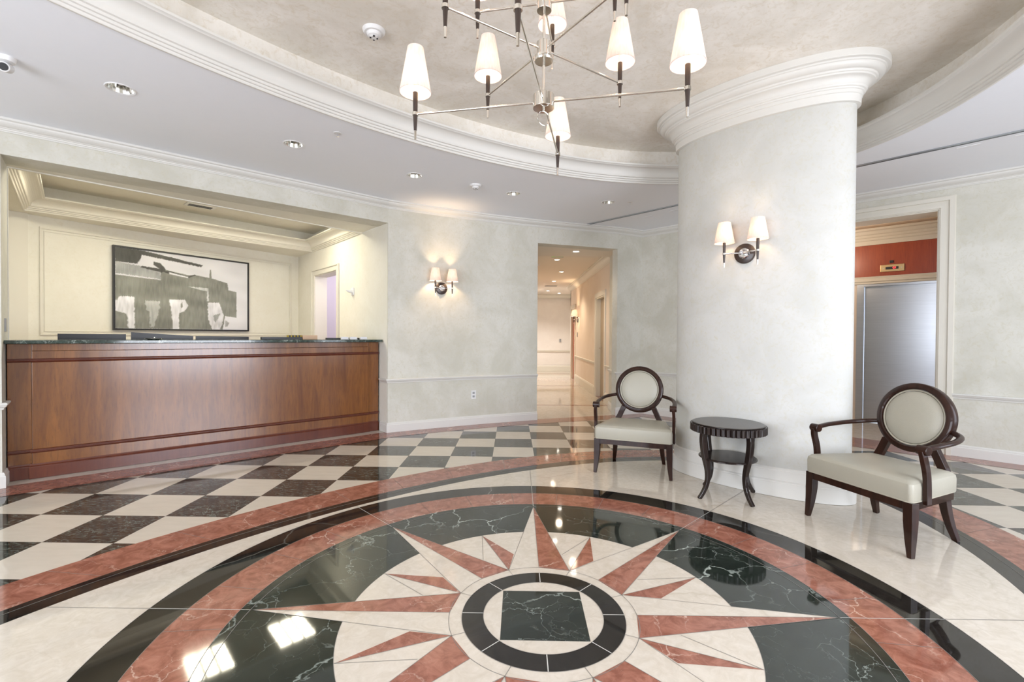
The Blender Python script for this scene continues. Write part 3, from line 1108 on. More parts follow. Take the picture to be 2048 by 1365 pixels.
# the vent high in the tray
vv = (TR[1] - TR[0]).normalized()
vang = math.atan2(vv.y, vv.x)
vo = UN(-1.72, 2.0)
t_ = thing('air_vent', 'slotted air grille in the raised alcove ceiling above the desk', 'vent', (vo.x, vo.y, TZ), vang)
b_ = MB(); b_.box(-0.17, 0.17, -0.09, 0.09, -0.012, 0.0, bev=0.003); b_.build('vent_frame', M['white'], parent=t_)
b_ = MB()
for k in range(3):
    b_.box(-0.135, 0.135, -0.055 + 0.04 * k, -0.03 + 0.04 * k, -0.0145, -0.011)
b_.build('vent_slot', M['slot'], parent=t_)

# lights of the alcove
M['lens'] = emis('lit_louvre_lens', (1.0, 0.93, 0.72), 18.0)
for (a_, b2, lab) in ((-0.71, 1.50, 'lit square louvred ceiling light in the alcove tray, nearest the office doorway'), (-1.71, 1.50, 'lit square louvred ceiling light in the alcove tray, farther from the office doorway'), (-2.75, 1.12, 'added louvred fill light, out of view at the switch end of the alcove tray')):  # the switch-end light is an added one, kept out of view to brighten the alcove
    q = UN(a_, b2)
    t_ = thing('louvred_light', lab, 'ceiling light', (q.x, q.y, TZ), ua + 0.03, 'louvred lights in the alcove tray')
    b_ = MB()
    for (x0, x1, y0, y1) in ((-0.245, 0.245, -0.315, -0.300), (-0.245, 0.245, 0.300, 0.315), (-0.245, -0.230, -0.300, 0.300), (0.230, 0.245, -0.300, 0.300)):
        b_.box(x0, x1, y0, y1, -0.012, -0.001)
    b_.build('light_frame', M['white'], parent=t_)
    b_ = MB(); b_.box(-0.23, 0.23, -0.30, 0.30, -0.006, -0.001); b_.build('lens', M['lens'], parent=t_)
    b_ = MB()
    for k in range(1, 3):
        b_.box(-0.23 + 0.1533 * k - 0.012, -0.23 + 0.1533 * k + 0.012, -0.30, 0.30, -0.011, -0.0065)
    for k in range(1, 4):
        b_.box(-0.23, 0.23, -0.30 + 0.15 * k - 0.012, -0.30 + 0.15 * k + 0.012, -0.011, -0.0065)
    b_.build('louvre', M['reflector'], parent=t_)

# painting
pc0 = TB @ Vector((0.815, 0, 1.29))
t_ = thing('framed_painting', 'black framed abstract painting in grey and white brushwork behind the desk', 'painting', pc0, bang)
PW, PH = 1.82, 1.145
b_ = MB()
for (x0, x1, z0, z1) in ((0, PW, 0, 0.022), (0, PW, PH - 0.022, PH), (0, 0.022, 0.022, PH - 0.022), (PW - 0.022, PW, 0.022, PH - 0.022)):
    b_.box(x0, x1, -0.045, -0.001, z0, z1, bev=0.002)
b_.build('picture_frame', M['blackp'], parent=t_)
NXp, NZp = 250, 156
cvs = MB()
for j in range(NZp + 1):
    for i in range(NXp + 1):
        cvs.v.append((0.022 + (PW - 0.044) * i / NXp, -0.03, 0.022 + (PH - 0.044) * j / NZp))
for j in range(NZp):
    for i in range(NXp):
        a = j * (NXp + 1) + i
        cvs.f.append((a, a + 1, a + NXp + 2, a + NXp + 1)); cvs.mi.append(0); cvs.sm.append(True)
pmat = mat('canvas_paint', (0.5, 0.5, 0.5), 0.55)
n = NT(pmat)
at = n.n('ShaderNodeAttribute', attribute_name='paint')
z = n.n('ShaderNodeTexNoise', {'Vector': n.co.outputs['Object'], 'Scale': 60.0, 'Detail': 4.0})
n.link(n.mix(0.10, at.outputs['Color'], z.outputs['Color'], 'OVERLAY'), n.b.inputs['Base Color'])
n.bump(z.outputs[0], 0.3, 0.004)
cvo = cvs.build('canvas', pmat, parent=t_)
WHT, GRY, DRK = (0.70, 0.70, 0.74), (0.22, 0.225, 0.20), (0.075, 0.075, 0.068)
# shapes in the frame's own coordinates (0..1 across, 0..1 down)
SHP = [
    ([(0, 0.0), (0.16, 0.0), (0.62, 0.10), (0.60, 0.13), (0.17, 0.06), (0.14, 0.18), (0.0, 0.18)], DRK, 0.02),
    ([(0, 0.18), (0.14, 0.20), (0.30, 0.26), (0.30, 0.35), (0.0, 0.32)], (0.36, 0.37, 0.37), 0.03),
    ([(0, 0.34), (0.30, 0.36), (0.30, 0.24), (0.34, 0.22), (0.50, 0.26), (0.56, 0.25), (0.68, 0.27), (0.82, 0.32), (0.83, 0.42), (0.90, 0.44), (0.90, 0.82), (0.80, 0.80), (0.78, 1.0), (0, 1.0)], GRY, 0.012),
    ([(0.25, 0.13), (0.30, 0.14), (0.34, 0.22), (0.31, 0.26), (0.16, 0.22), (0.17, 0.20), (0.29, 0.21), (0.25, 0.17)], DRK, 0.015),
    ([(0.30, 0.24), (0.36, 0.23), (0.50, 0.28), (0.55, 0.24), (0.56, 0.25), (0.50, 0.30), (0.36, 0.27)], DRK, 0.008),
    ([(0.36, 0.245), (0.50, 0.285), (0.50, 0.30), (0.36, 0.27)], WHT, 0.006),
    ([(0.672, 0.15), (0.682, 0.15), (0.688, 0.32), (0.665, 0.32)], GRY, 0.004),
    ([(0.0, 0.66), (0.04, 0.60), (0.12, 0.60), (0.125, 1.0), (0.085, 1.0), (0.075, 0.82), (0.0, 0.78)], WHT, 0.022),
    ([(0.19, 0.64), (0.295, 0.64), (0.29, 0.76), (0.25, 0.98), (0.225, 0.98), (0.22, 0.78), (0.20, 0.76)], (0.42, 0.43, 0.42), 0.03),
    ([(0.36, 0.61), (0.475, 0.60), (0.50, 0.68), (0.47, 0.76), (0.43, 0.78), (0.43, 1.0), (0.385, 1.0), (0.375, 0.76)], WHT, 0.015),
    ([(0.445, 0.66), (0.455, 0.63), (0.46, 0.70), (0.445, 0.72)], GRY, 0.006),
    ([(0.50, 0.415), (0.66, 0.415), (0.665, 0.60), (0.65, 0.60), (0.648, 0.46), (0.60, 0.45)], (0.55, 0.56, 0.56), 0.015),
    ([(0.655, 0.62), (0.75, 0.61), (0.79, 0.80), (0.775, 0.92), (0.755, 1.0), (0.69, 1.0), (0.66, 0.86)], WHT, 0.02),
    ([(0.70, 0.80), (0.76, 0.76), (0.72, 0.90), (0.705, 0.88)], (0.34, 0.35, 0.34), 0.02),
    ([(0.80, 0.86), (0.84, 0.90), (0.82, 0.95), (0.80, 0.96)], (0.40, 0.40, 0.40), 0.02),
]


def pin(x, y, L):
    c = False
    for i in range(len(L)):
        a, b = L[i], L[i - 1]
        if (a[1] > y) != (b[1] > y) and x < (b[0] - a[0]) * (y - a[1]) / (b[1] - a[1]) + a[0]:
            c = not c
    return c


at_ = cvo.data.color_attributes.new('paint', 'FLOAT_COLOR', 'POINT')
BB = [(min(p[0] for p in s[0]) - .04, max(p[0] for p in s[0]) + .04, min(p[1] for p in s[0]) - .04, max(p[1] for p in s[0]) + .04) for s in SHP]
buf = []
for j in range(NZp + 1):
    for i in range(NXp + 1):
        x, y = i / NXp, 1 - j / NZp
        nv = noise.noise(Vector((x * 60, y * 9, 1.0)))
        nw = noise.noise(Vector((x * 9, y * 30, 5.0)))
        g = noise.noise(Vector((x * 5, y * 7, 9.0)))
        nf = noise.noise(Vector((x * 160, y * 12, 3.0)))
        acc = [0.0, 0.0, 0.0]
        for (ox, oy) in ((-0.0015, -0.002), (0.0015, -0.001), (-0.001, 0.002), (0.0018, 0.0015)):
            c = [k * (1 + 0.10 * g) for k in WHT]
            X_, Y_ = x + ox, y + oy
            for (L, cc, js), bb in zip(SHP, BB):
                if bb[0] < X_ < bb[1] and bb[2] < Y_ < bb[3]:
                    if pin(X_ + js * (nw * 0.35 + nf * 0.2), Y_ + js * (0.18 * nv + 0.45 * nf), L):
                        k2 = 1 + 0.34 * g + 0.18 * nv + 0.14 * nf
                        c = [k * k2 for k in cc]
            acc = [p_ + q_ / 4 for p_, q_ in zip(acc, c)]
        c = acc
        buf += [max(0, min(1, k)) for k in c] + [1.0]
at_.data.foreach_set('color', buf)

# ------------------------------------------------------------------ trim of the hall (chair rail, skirting) around the lobby
def vperp(a, b, k):
    d = (b - a).normalized()
    return Vector((-d.y, d.x)) * k


jn = (jr1 - jr0).normalized()
bbm = MB()
bbm.sweep([K + N * 0.19, K] + ARC[1:] , base_prof(), side=-1)
bbm.sweep([jr1 + Vector((0, -0.02)), HR, W1, NE(OE0 - 0.13, 0)], base_prof(), side=-1)
bbm.sweep([NE(OE1 + 0.125, 0), NEFAR], base_prof(), side=-1)
bbm.sweep([NWFAR, OPL, OPL + N * 0.18], base_prof(), side=-1)
struct(bbm, 'baseboard_lobby', M['trim'])
rlm = MB()
rlm.sweep([K + N * 0.19, K] + ARC[1:] , rail_prof(), side=-1)
rlm.sweep([jr1 + Vector((0, -0.02)), HR, W1, NE(OE0 - 0.13, 0)], rail_prof(), side=-1)
rlm.sweep([NE(OE1 + 0.125, 0), NEFAR], rail_prof(0.645), side=-1)
rlm.sweep([NWFAR, OPL, OPL + N * 0.18], rail_prof(), side=-1)
struct(rlm, 'trim_chair_rail', M['trim'])

# ------------------------------------------------------------------ lift lobby
nea = math.atan2(NEd.y, NEd.x)
TN = Matrix.Translation((W1.x, W1.y, 0)) @ Matrix.Rotation(nea, 4, 'Z')       # x along the wall, +y away from the room
lf = MB()
LD = 1.72
lf.box(0.7, 5.0, LD, LD + 0.12, 2.03, 3.2, TN)
lf.box(0.7, 2.57, LD, LD + 0.12, 0, 2.03, TN)
lf.box(3.85, 5.0, LD, LD + 0.12, 0, 2.03, TN)
lf.box(0.6, 0.7, 0.30, LD + 0.12, 0, 3.2, TN)
lf.box(4.9, 5.0, 0.30, LD + 0.12, 0, 3.2, TN)
lf.box(0.7, 4.9, 0.30, LD, 2.95, 3.05, TN)
struct(lf, 'wall_lift_lobby', M['hallwall'])
lt_ = MB()
# layered casing of the opening
for (w0, w1, dp_) in ((0.0, 0.135, 0.016), (0.012, 0.05, 0.026), (0.085, 0.125, 0.034)):
    lt_.box(OE1 + w0, OE1 + w1, -dp_, 0.002, 0, OEH + w1, TN)
    lt_.box(OE0 - w1, OE0 - w0, -dp_, 0.002, 0, OEH + w1, TN)
    lt_.box(OE0 - w0, OE1 + w0, -dp_, 0.002, OEH + w0, OEH + w1, TN)
lt_.box(OE1 - 0.012, OE1, 0.0, 0.30, 0, OEH, TN)
lt_.box(OE0, OE0 + 0.012, 0.0, 0.30, 0, OEH, TN)
lt_.box(OE0 + 0.012, OE1 - 0.012, 0.0, 0.30, OEH - 0.012, OEH, TN)
struct(lt_, 'trim_lift_opening', M['trimw'])
lt_ = MB()
p_l = [TN @ Vector((0.7, LD, 0)), TN @ Vector((4.9, LD, 0))]
lt_.sweep(p_l, [(-0.004, 2.035), (0.02, 2.035), (0.02, 2.06), (0.035, 2.07), (0.035, 2.10), (0.02, 2.11), (0.028, 2.14), (-0.004, 2.14)], side=-1)
lt_.sweep(p_l, [(-0.004, 2.60), (0.02, 2.60), (0.02, 2.66), (0.035, 2.67), (0.035, 2.70), (0.05, 2.71), (0.05, 2.74), (0.07, 2.75), (0.09, 2.79), (0.12, 2.80), (0.12, 2.83), (-0.004, 2.83)], side=-1)
p_l = [TN @ Vector((3.78, 0.9, 0)), TN @ Vector((0.9, 0.9, 0))]
lt_.sweep(p_l, [(-0.1, 2.80), (0.02, 2.80), (0.06, 2.83), (0.10, 2.90), (0.10, 2.948), (-0.1, 2.948)], side=-1)
struct(lt_, 'trim_lift_lobby', M['trimw'])
tp = MB(); tp.box(0.72, 4.88, LD - 0.018, LD - 0.001, 2.142, 2.598, TN)
struct(tp, 'trim_lift_transom', M['transom'])
dr = MB(); dr.box(2.66, 3.76, LD + 0.05, LD + 0.08, 0.01, 2.0, TN)
d3 = struct(dr, 'door_3', M['steel'])
fr3 = MB()
fr3.box(2.572, 2.655, LD - 0.012, LD + 0.11, 0.002, 2.03, TN); fr3.box(3.765, 3.848, LD - 0.012, LD + 0.11, 0.002, 2.03, TN)
fr3.box(2.655, 3.765, LD - 0.012, LD + 0.11, 2.0, 2.03, TN)
fr3.build('door_frame', M['steel'], parent=d3)
t_ = thing('lift_indicator', 'brass lift floor indicator with red digits on the red wood transom', 'indicator', TN @ Vector((2.98, LD - 0.019, 2.245)), nea)
b_ = MB(); b_.box(-0.135, 0.135, -0.010, 0.0, -0.05, 0.05, bev=0.004); b_.build('indicator_plate', M['brass'], parent=t_)
b_ = MB(); b_.box(-0.075, 0.07, -0.014, -0.009, -0.018, 0.018); b_.build('display', M['blackp'], parent=t_)
text('display_digits', 'G1', 0.036, M['redled'], t_, (0.025, -0.0155, 0), (PI / 2, 0, 0), 0.0005)
for x in (-0.10, 0.10):
    b_ = MB(); b_.tube([(x, -0.0135, 0), (x, -0.009, 0)], 0.006, 12)
    b_.build('indicator_screw', M['steel'], parent=t_)
b_ = MB(); b_.box(-0.022, 0.022, -0.012, 0.0, -0.018, 0.018, bev=0.003)
b_.build('call_light', M['blackp'], loc=TN @ Vector((2.97, LD - 0.019, 2.335)), rot=(0, 0, nea), props=props('small square black light just above the brass lift indicator', 'light'))
q = TN @ Vector((2.3, 0.75, 2.45))
point('lift_lobby_lamp', q, 13, (1.0, 0.78, 0.58), 0.15)

# ------------------------------------------------------------------ the oval column
colc = Vector((2.086, 4.021))
CA = -PI / 4 - 0.005


def colpath(a, b):
    return ell(a, b, CA, colc.x, colc.y, 240)


SA, SB = 0.692, 0.262
cm = MB()
cp = colpath(SA, SB)
cm.sweep(cp, [(0, 0.0), (0, DOME - 0.001), (0.02, DOME - 0.001), (0.02, 0.0)], closed=True, side=1, smooth=True)
struct(cm, 'wall_column', M['column'])
cb = MB()
cb.sweep(cp, [(-0.004, 0.002), (0.032, 0.002), (0.032, 0.110), (0.028, 0.114), (0.028, 0.122), (0.022, 0.126), (0.016, 0.130), (0.016, 0.200), (0.012, 0.204), (0.012, 0.212), (0.005, 0.222), (-0.004, 0.226)], closed=True, side=-1, smooth=True)
struct(cb, 'baseboard_column', M['trim'])
z0 = 3.0
capp = [(-0.004, z0 - 0.004), (0.026, z0 - 0.002), (0.028, z0 + 0.054), (0.036, z0 + 0.057), (0.038, z0 + 0.080), (0.046, z0 + 0.083), (0.048, z0 + 0.092), (0.058, z0 + 0.096), (0.060, z0 + 0.104)]
for k in range(7):
    q_ = k / 6 * PI / 2
    capp.append((0.064 + 0.038 * (1 - cos(q_)), z0 + 0.108 + 0.044 * sin(q_)))
capp += [(0.110, z0 + 0.155), (0.112, z0 + 0.165), (0.121, z0 + 0.169), (0.123, z0 + 0.177)]
for k in range(6):
    q_ = k / 5 * PI / 2
    capp.append((0.127 + 0.040 * sin(q_), z0 + 0.181 + 0.034 * (1 - cos(q_))))
capp += [(0.175, z0 + 0.219), (0.177, z0 + 0.229), (0.196, z0 + 0.233), (0.200, z0 + 0.238), (0.200, DOME - 0.001), (-0.004, DOME - 0.001)]
cc_ = MB()
cc_.sweep(cp, capp, closed=True, side=-1, smooth=True)
struct(cc_, 'trim_column_capital', M['trim'])

# ------------------------------------------------------------------ reception counter
CAa, CBb = rel(-4.347, 1.80), rel(-1.883, 4.016)
cd = (CBb - CAa)
CL = cd.length
cang = math.atan2(cd.y, cd.x)
t_ = thing('reception_counter', 'long cherry wood reception counter front set in the wide alcove opening', 'counter', (CAa.x, CAa.y, 0), cang)
E0, E1 = 0.004, CL - 0.004
b_ = MB()
b_.box(E0, E1, 0.035, 0.60, 0.0, 1.152)                       # carcass
b_.box(E0, E1, 0.030, 0.036, 0.0, 1.152)
b_.build('carcass', M['cherry'], parent=t_)
PE = 0.150
b_ = MB()
b_.box(E0, PE - 0.002, 0.006, 0.0305, 0.126, 1.152, bev=0.002)
b_.build('end_pilaster', M['cherry'], parent=t_)
b_ = MB()
b_.box(CL - PE + 0.002, E1, 0.006, 0.0305, 0.126, 1.152, bev=0.002)
b_.build('end_pilaster', M['cherry'], parent=t_)
b_ = MB(); b_.box(PE, CL - PE, -0.002, 0.0305, 1.092, 1.152, bev=0.002)
b_.build('frieze_board', M['cherry'], parent=t_)
b_ = MB(); b_.box(PE, CL - PE, -0.014, 0.0305, 1.025, 1.090, bev=0.002)
b_.box(PE, CL - PE, -0.014, 0.0305, 0.252, 0.994, bev=0.002)
b_.box(PE, CL - PE, -0.014, 0.0305, 0.126, 0.220, bev=0.002)
b_.build('front_panel', M['cherry'], parent=t_)


def mould(z0_, z1_, out_, nm):
    mb = MB()
    h = z1_ - z0_
    path = [(E0, 0.006), (PE, 0.006), (PE, -0.014), (CL - PE, -0.014), (CL - PE, 0.006), (E1, 0.006)]
    pr = [(-0.006, z0_), (0.004, z0_), (0.006, z0_ + h * 0.12), (out_ * 0.7, z0_ + h * 0.2), (out_, z0_ + h * 0.4), (out_ * 0.8, z0_ + h * 0.55), (out_ * 0.8, z0_ + h * 0.62), (out_ * 1.1, z0_ + h * 0.72), (out_ * 0.9, z0_ + h * 0.9), (0.004, z1_), (-0.006, z1_)]
    mb.sweep(path, pr, side=-1)
    mb.build(nm, M['cherry_dark'], parent=t_)


mould(0.994, 1.026, 0.014, 'upper_moulding')
mould(0.220, 0.252, 0.014, 'lower_moulding')
b_ = MB()
pth = [(E0, 0.006), (PE - 0.008, 0.006), (PE - 0.008, -0.014), (CL - PE + 0.008, -0.014), (CL - PE + 0.008, 0.006), (E1, 0.006)]
b_.sweep(pth, [(-0.012, 0.003), (0.012, 0.003), (0.012, 0.100), (0.008, 0.106), (0.010, 0.116), (0.004, 0.128), (-0.012, 0.128)], side=-1)
b_.build('plinth', M['cherry_dark'], parent=t_)
b_ = MB()
b_.box(-0.003, CL + 0.003, -0.105, 0.62, 1.154, 1.184, bev=0.004)
ct = b_.build('countertop', M['countertop'], loc=(CAa.x, CAa.y, 0), rot=(0, 0, cang), props=props('green black marble slab lying on the cherry reception counter', 'countertop'))
TC = Matrix.Translation((CAa.x, CAa.y, 0)) @ Matrix.Rotation(cang, 4, 'Z')
# working desk behind, screens standing on it
t_ = thing('work_desk', 'pale work desk hidden behind the reception counter, carrying the screens', 'desk', (CAa.x, CAa.y, 0), cang)
b_ = MB(); b_.box(0.05, CL - 0.35, 0.63, 1.25, 0.72, 0.75, bev=0.003); b_.build('desk_top', M['tan'], parent=t_)
for x in (0.08, 1.3, 2.8):
    b_ = MB(); b_.box(x, x + 0.04, 0.66, 1.2, 0.0, 0.72)
    b_.build('desk_support', M['tan'], parent=t_)
CTOP = 1.1845
cexact = lambda x, y, z: TC @ Vector((x, y, z))


def screen(x0, x1, y, h0, h1, label):
    w = x1 - x0
    t2 = thing('computer_screen', label, 'monitor', cexact((x0 + x1) / 2, y, 0.7505), cang, 'computer screens behind the counter')
    mb = MB()
    zt0, zt1 = h0 - 0.7505, h1 - 0.7505
    vs = [(-w / 2, 0.0, 0.12), (w / 2, 0.0, 0.12), (w / 2, 0.03, 0.12), (-w / 2, 0.03, 0.12), (-w / 2, 0.0, zt0), (w / 2, 0.0, zt1), (w / 2, 0.03, zt1), (-w / 2, 0.03, zt0)]
    mb.add(vs, [(0, 1, 2, 3), (7, 6, 5, 4), (0, 4, 5, 1), (1, 5, 6, 2), (2, 6, 7, 3), (3, 7, 4, 0)])
    mb.build('housing', M['blackp'], parent=t2)
    mb = MB(); mb.box(-0.1, 0.1, -0.06, 0.10, 0.0, 0.012, bev=0.003); mb.box(-0.03, 0.03, 0.031, 0.05, 0.010, 0.25)
    mb.build('stand', M['blackp'], parent=t2)


screen(0.277, 0.804, 0.80, 1.239, 1.237, 'wide black screen top nearest the grey switch end of the counter')
screen(0.846, 1.405, 0.80, 1.259, 1.220, 'black screen with a sloping top standing under the painting')
screen(1.432, 1.98, 0.80, 1.219, 1.214, 'low black screen top between the sloping one and the card rack')
t_ = thing('card_rack', 'black rack topped with a row of small yellow and dark cards on the counter', 'rack', cexact(2.27, 0.20, CTOP), cang)
b_ = MB(); b_.box(-0.30, 0.14, -0.03, 0.03, 0.0, 0.030, bev=0.002); b_.build('rack_base', M['blackp'], parent=t_)
for k in range(9):
    b_ = MB(); b_.box(-0.02 + 0.018 * k, -0.005 + 0.018 * k, -0.02, 0.02, 0.028, 0.052)
    b_.build('card', mat('mustard_card', (0.42, 0.30, 0.03), 0.6) if k % 2 == 0 else M['brownlac'], parent=t_)
b_ = MB(); b_.box(-0.085, 0.085, -0.05, 0.05, 0.0, 0.052, bev=0.004)
b_.build('wooden_box', M['tan'], loc=cexact(2.50, 0.20, CTOP), rot=(0, 0, cang), props=props('pale tan wooden box on the counter next to the card rack', 'box'))
b_ = MB(); b_.box(-0.30, 0.20, -0.03, 0.03, 0.0, 0.020, bev=0.002)
b_.build('pen_tray', M['blackp'], loc=cexact(2.98, 0.12, CTOP), rot=(0, 0, cang), props=props('low dark tray on the counter behind the small card stands', 'tray'))
for x, lab in ((2.875, 'clear card stand on the counter, closest to the wooden box'), (2.985, 'clear card stand on the counter, middle of three'), (3.12, 'clear card stand on the counter, closest to the wall')):
    t_ = thing('card_stand', lab, 'card holder', cexact(x, 0.03, CTOP), cang, 'card stands on the counter')
    b_ = MB(); b_.box(-0.045, 0.045, -0.02, 0.02, 0.0, 0.012, bev=0.002); b_.box(-0.045, 0.045, 0.016, 0.020, 0.012, 0.035); b_.build('stand_base', M['white'], parent=t_)
    b_ = MB(); b_.box(-0.042, 0.042, -0.010, 0.012, 0.0125, 0.034); b_.build('card_stack', M['paper'], parent=t_)
t_ = thing('service_tray', 'small shiny silver dish with a knob on the counter under the painting', 'dish', cexact(0.99, 0.10, CTOP), cang)
b_ = MB(); b_.lathe([(0.0005, 0.004), (0.05, 0.0), (0.075, 0.010), (0.078, 0.014), (0.05, 0.008), (0.0005, 0.010)], 28); b_.build('dish', M['chrome'], parent=t_)
b_ = MB(); b_.lathe([(0.010, 0.010), (0.004, 0.016), (0.007, 0.024), (0.0005, 0.028)], 16); b_.build('knob', M['chrome'], parent=t_)

# ------------------------------------------------------------------ armchairs
def rrect(front, back, y0, y1, r, n=6):
    """rounded trapezoid outline, half widths"""
    pts = []
    cs = [((front, y1), (-1, -1), 0), ((-front, y1), (1, -1), PI / 2), ((-back, y0), (1, 1), PI), ((back, y0), (-1, 1), 3 * PI / 2)]
    for (c, s, a0) in cs:
        cx, cy2 = c[0] + s[0] * r, c[1] + s[1] * r
        for k in range(n + 1):
            q = a0 + PI / 2 * k / n
            pts.append((cx + r * cos(q), cy2 + r * sin(q)))
    return pts


def make_chair(label):
    t0 = thing('armchair', label, 'armchair', (0, 0, 0), 0, 'armchairs beside the column')
    # seat: stacked outlines
    sb = MB()
    lay = [(0.000, 0.312), (0.004, 0.322), (0.005, 0.395), (0.001, 0.418), (-0.012, 0.431), (-0.035, 0.438), (-0.09, 0.443), (-0.18, 0.446)]
    ns = None
    for off, z in lay:
        f, bk = 0.335 + off, 0.262 + off
        P = rrect(max(f, 0.02), max(bk, 0.02), -0.245 - off, 0.250 + off, max(0.010, 0.024 + off * 0.08))
        ns = len(P)
        sb.v += [(x, y, z) for x, y in P]
    for i in range(len(lay) - 1):
        for k in range(ns):
            k2 = (k + 1) % ns
            sb.f.append((i * ns + k, i * ns + k2, (i + 1) * ns + k2, (i + 1) * ns + k)); sb.mi.append(0); sb.sm.append(True)
    sb.f.append(tuple(range((len(lay) - 1) * ns, len(lay) * ns))); sb.mi.append(0); sb.sm.append(True)
    sb.f.append(tuple(reversed(range(ns)))); sb.mi.append(0); sb.sm.append(False)
    so = sb.build('seat', M['leather'], parent=t0)
    pb = MB()
    P = rrect(0.338, 0.265, -0.248, 0.253, 0.035)
    pts = [(x, y, 0.318) for x, y in P]
    pb.tube(pts + [pts[0]], 0.0035, 6, cap=False)
    pb.build('piping', M['piping'], parent=so)
    # rail under the seat
    fb = MB()
    P = rrect(0.332, 0.258, -0.24, 0.247, 0.02)
    kf = len(P)
    inn = rrect(0.302, 0.228, -0.21, 0.217, 0.015)
    fb.add([(x, y, z) for z in (0.268, 0.312) for L in (P, inn) for x, y in L],
           [f for k in range(kf) for k2 in [(k + 1) % kf] for f in ((k, k2, 2 * kf + k2, 2 * kf + k), (kf + k, 3 * kf + k, 3 * kf + k2, kf + k2), (k, kf + k, kf + k2, k2), (2 * kf + k, 2 * kf + k2, 3 * kf + k2, 3 * kf + k))])
    fb.build('seat_frame', M['espresso'], parent=t0)
    for s in (-1, 1):
        lb = MB()
        pts = catmull([(s * 0.314, 0.222, 0.312), (s * 0.316, 0.224, 0.20), (s * 0.321, 0.230, 0.10), (s * 0.330, 0.240, 0.0)], 4)
        lb.tube(pts, [(r_, r_) for r_ in lerp_list([0.027, 0.026, 0.021, 0.014], 4)], square=True, up=(1, 0, 0))
        lb.build('leg', M['espresso'], parent=t0, bevel=0.003)
        lb = MB()
        pts = catmull([(s * 0.215, -0.205, 0.312), (s * 0.220, -0.222, 0.20), (s * 0.228, -0.248, 0.10), (s * 0.240, -0.285, 0.0)], 4)
        lb.tube(pts, [(r_, r_) for r_ in lerp_list([0.024, 0.022, 0.019, 0.015], 4)], square=True, up=(1, 0, 0))
        lb.build('leg', M['espresso'], parent=t0, bevel=0.003)
    # round back, leaning
    lean = math.radians(11)
    R0 = 0.229
    B = Matrix.Translation((0, -0.280, 0.722)) @ Matrix.Rotation(PI / 2 + lean, 4, 'X')     # local z -> towards the front (-Y world rotated)
    rb = MB()
    prof = [(0.190, -0.030), (0.219, -0.030), (0.227, -0.026), (R0, -0.018), (R0, 0.016), (0.226, 0.024), (0.218, 0.029), (0.196, 0.031), (0.189, 0.026), (0.187, 0.010)]
    rb.lathe([(r_, -z) for r_, z in prof], 64, B, close=True)
    rbo = rb.build('back_ring', M['espresso'], parent=t0)
    cb_ = MB()
    front = [(0.0005, 0.040), (0.06, 0.039), (0.12, 0.034), (0.155, 0.026), (0.172, 0.016), (0.176, 0.004)]
    backp = [(0.176, -0.012), (0.15, -0.026), (0.0005, -0.030)]
    cb_.lathe([(r_, -z) for r_, z in front + backp], 48, B)
    cbo = cb_.build('back_cushion', M['leather'], parent=t0)
    wb = MB()
    ring_ = [B @ Vector((0.181 * cos(2 * PI * k / 56), 0.181 * sin(2 * PI * k / 56), -0.014)) for k in range(57)]
    wb.tube(ring_, 0.006, 8, cap=False)
    wb.build('piping', M['piping'], parent=cbo)
    for s in (-1, 1):
        ub = MB()
        pts = catmull([(s * 0.212, -0.228, 0.300), (s * 0.208, -0.236, 0.40), (s * 0.178, -0.240, 0.47), (s * 0.140, -0.238, 0.555)], 4)
        ub.tube(pts, [(r_, r_ * 0.8) for r_ in lerp_list([0.024, 0.024, 0.024, 0.024], 4)], square=True, up=(1, 0, 0))
        ub.build('back_support', M['espresso'], parent=t0, bevel=0.003)
        ab = MB()
        pts = catmull([(s * 0.338, 0.155, 0.615), (s * 0.346, 0.05, 0.628), (s * 0.334, -0.10, 0.640), (s * 0.292, -0.215, 0.652), (s * 0.215, -0.280, 0.664)], 6)
        ab.tube(pts, [(0.015, 0.019)] * len(pts), 14)
        ao = ab.build('arm', M['espresso'], parent=t0)
        kb = MB()
        kb.tube([(s * 0.310, 0.168, 0.612), (s * 0.368, 0.168, 0.612)], 0.027, 20)
        kb.build('scroll_end', M['espresso'], parent=ao, bevel=0.003)
        qb = MB()
        pts = catmull([(s * 0.340, 0.180, 0.610), (s * 0.345, 0.172, 0.56), (s * 0.345, 0.150, 0.48), (s * 0.345, 0.142, 0.40), (s * 0.345, 0.140, 0.300)], 4)
        qb.tube(pts, [(0.019, 0.013)] * len(pts), square=True, up=(0, 1, 0))
        qb.build('arm_post', M['espresso'], parent=ao, bevel=0.003)
    return t0


ch1 = make_chair('ivory leather round-back armchair standing in front of the hall opening')
# chair local +Y is the front; facing angle = rz + 90 deg
ch1.location = (1.165, 4.385, 0.0)
ch1.rotation_euler = (0, 0, math.radians(-111.5 - 90))
ch2 = dup(ch1, (2.405, 3.022, 0.0), math.radians(-163.8 - 90), 'ivory leather round-back armchair standing in front of the lift doorway')

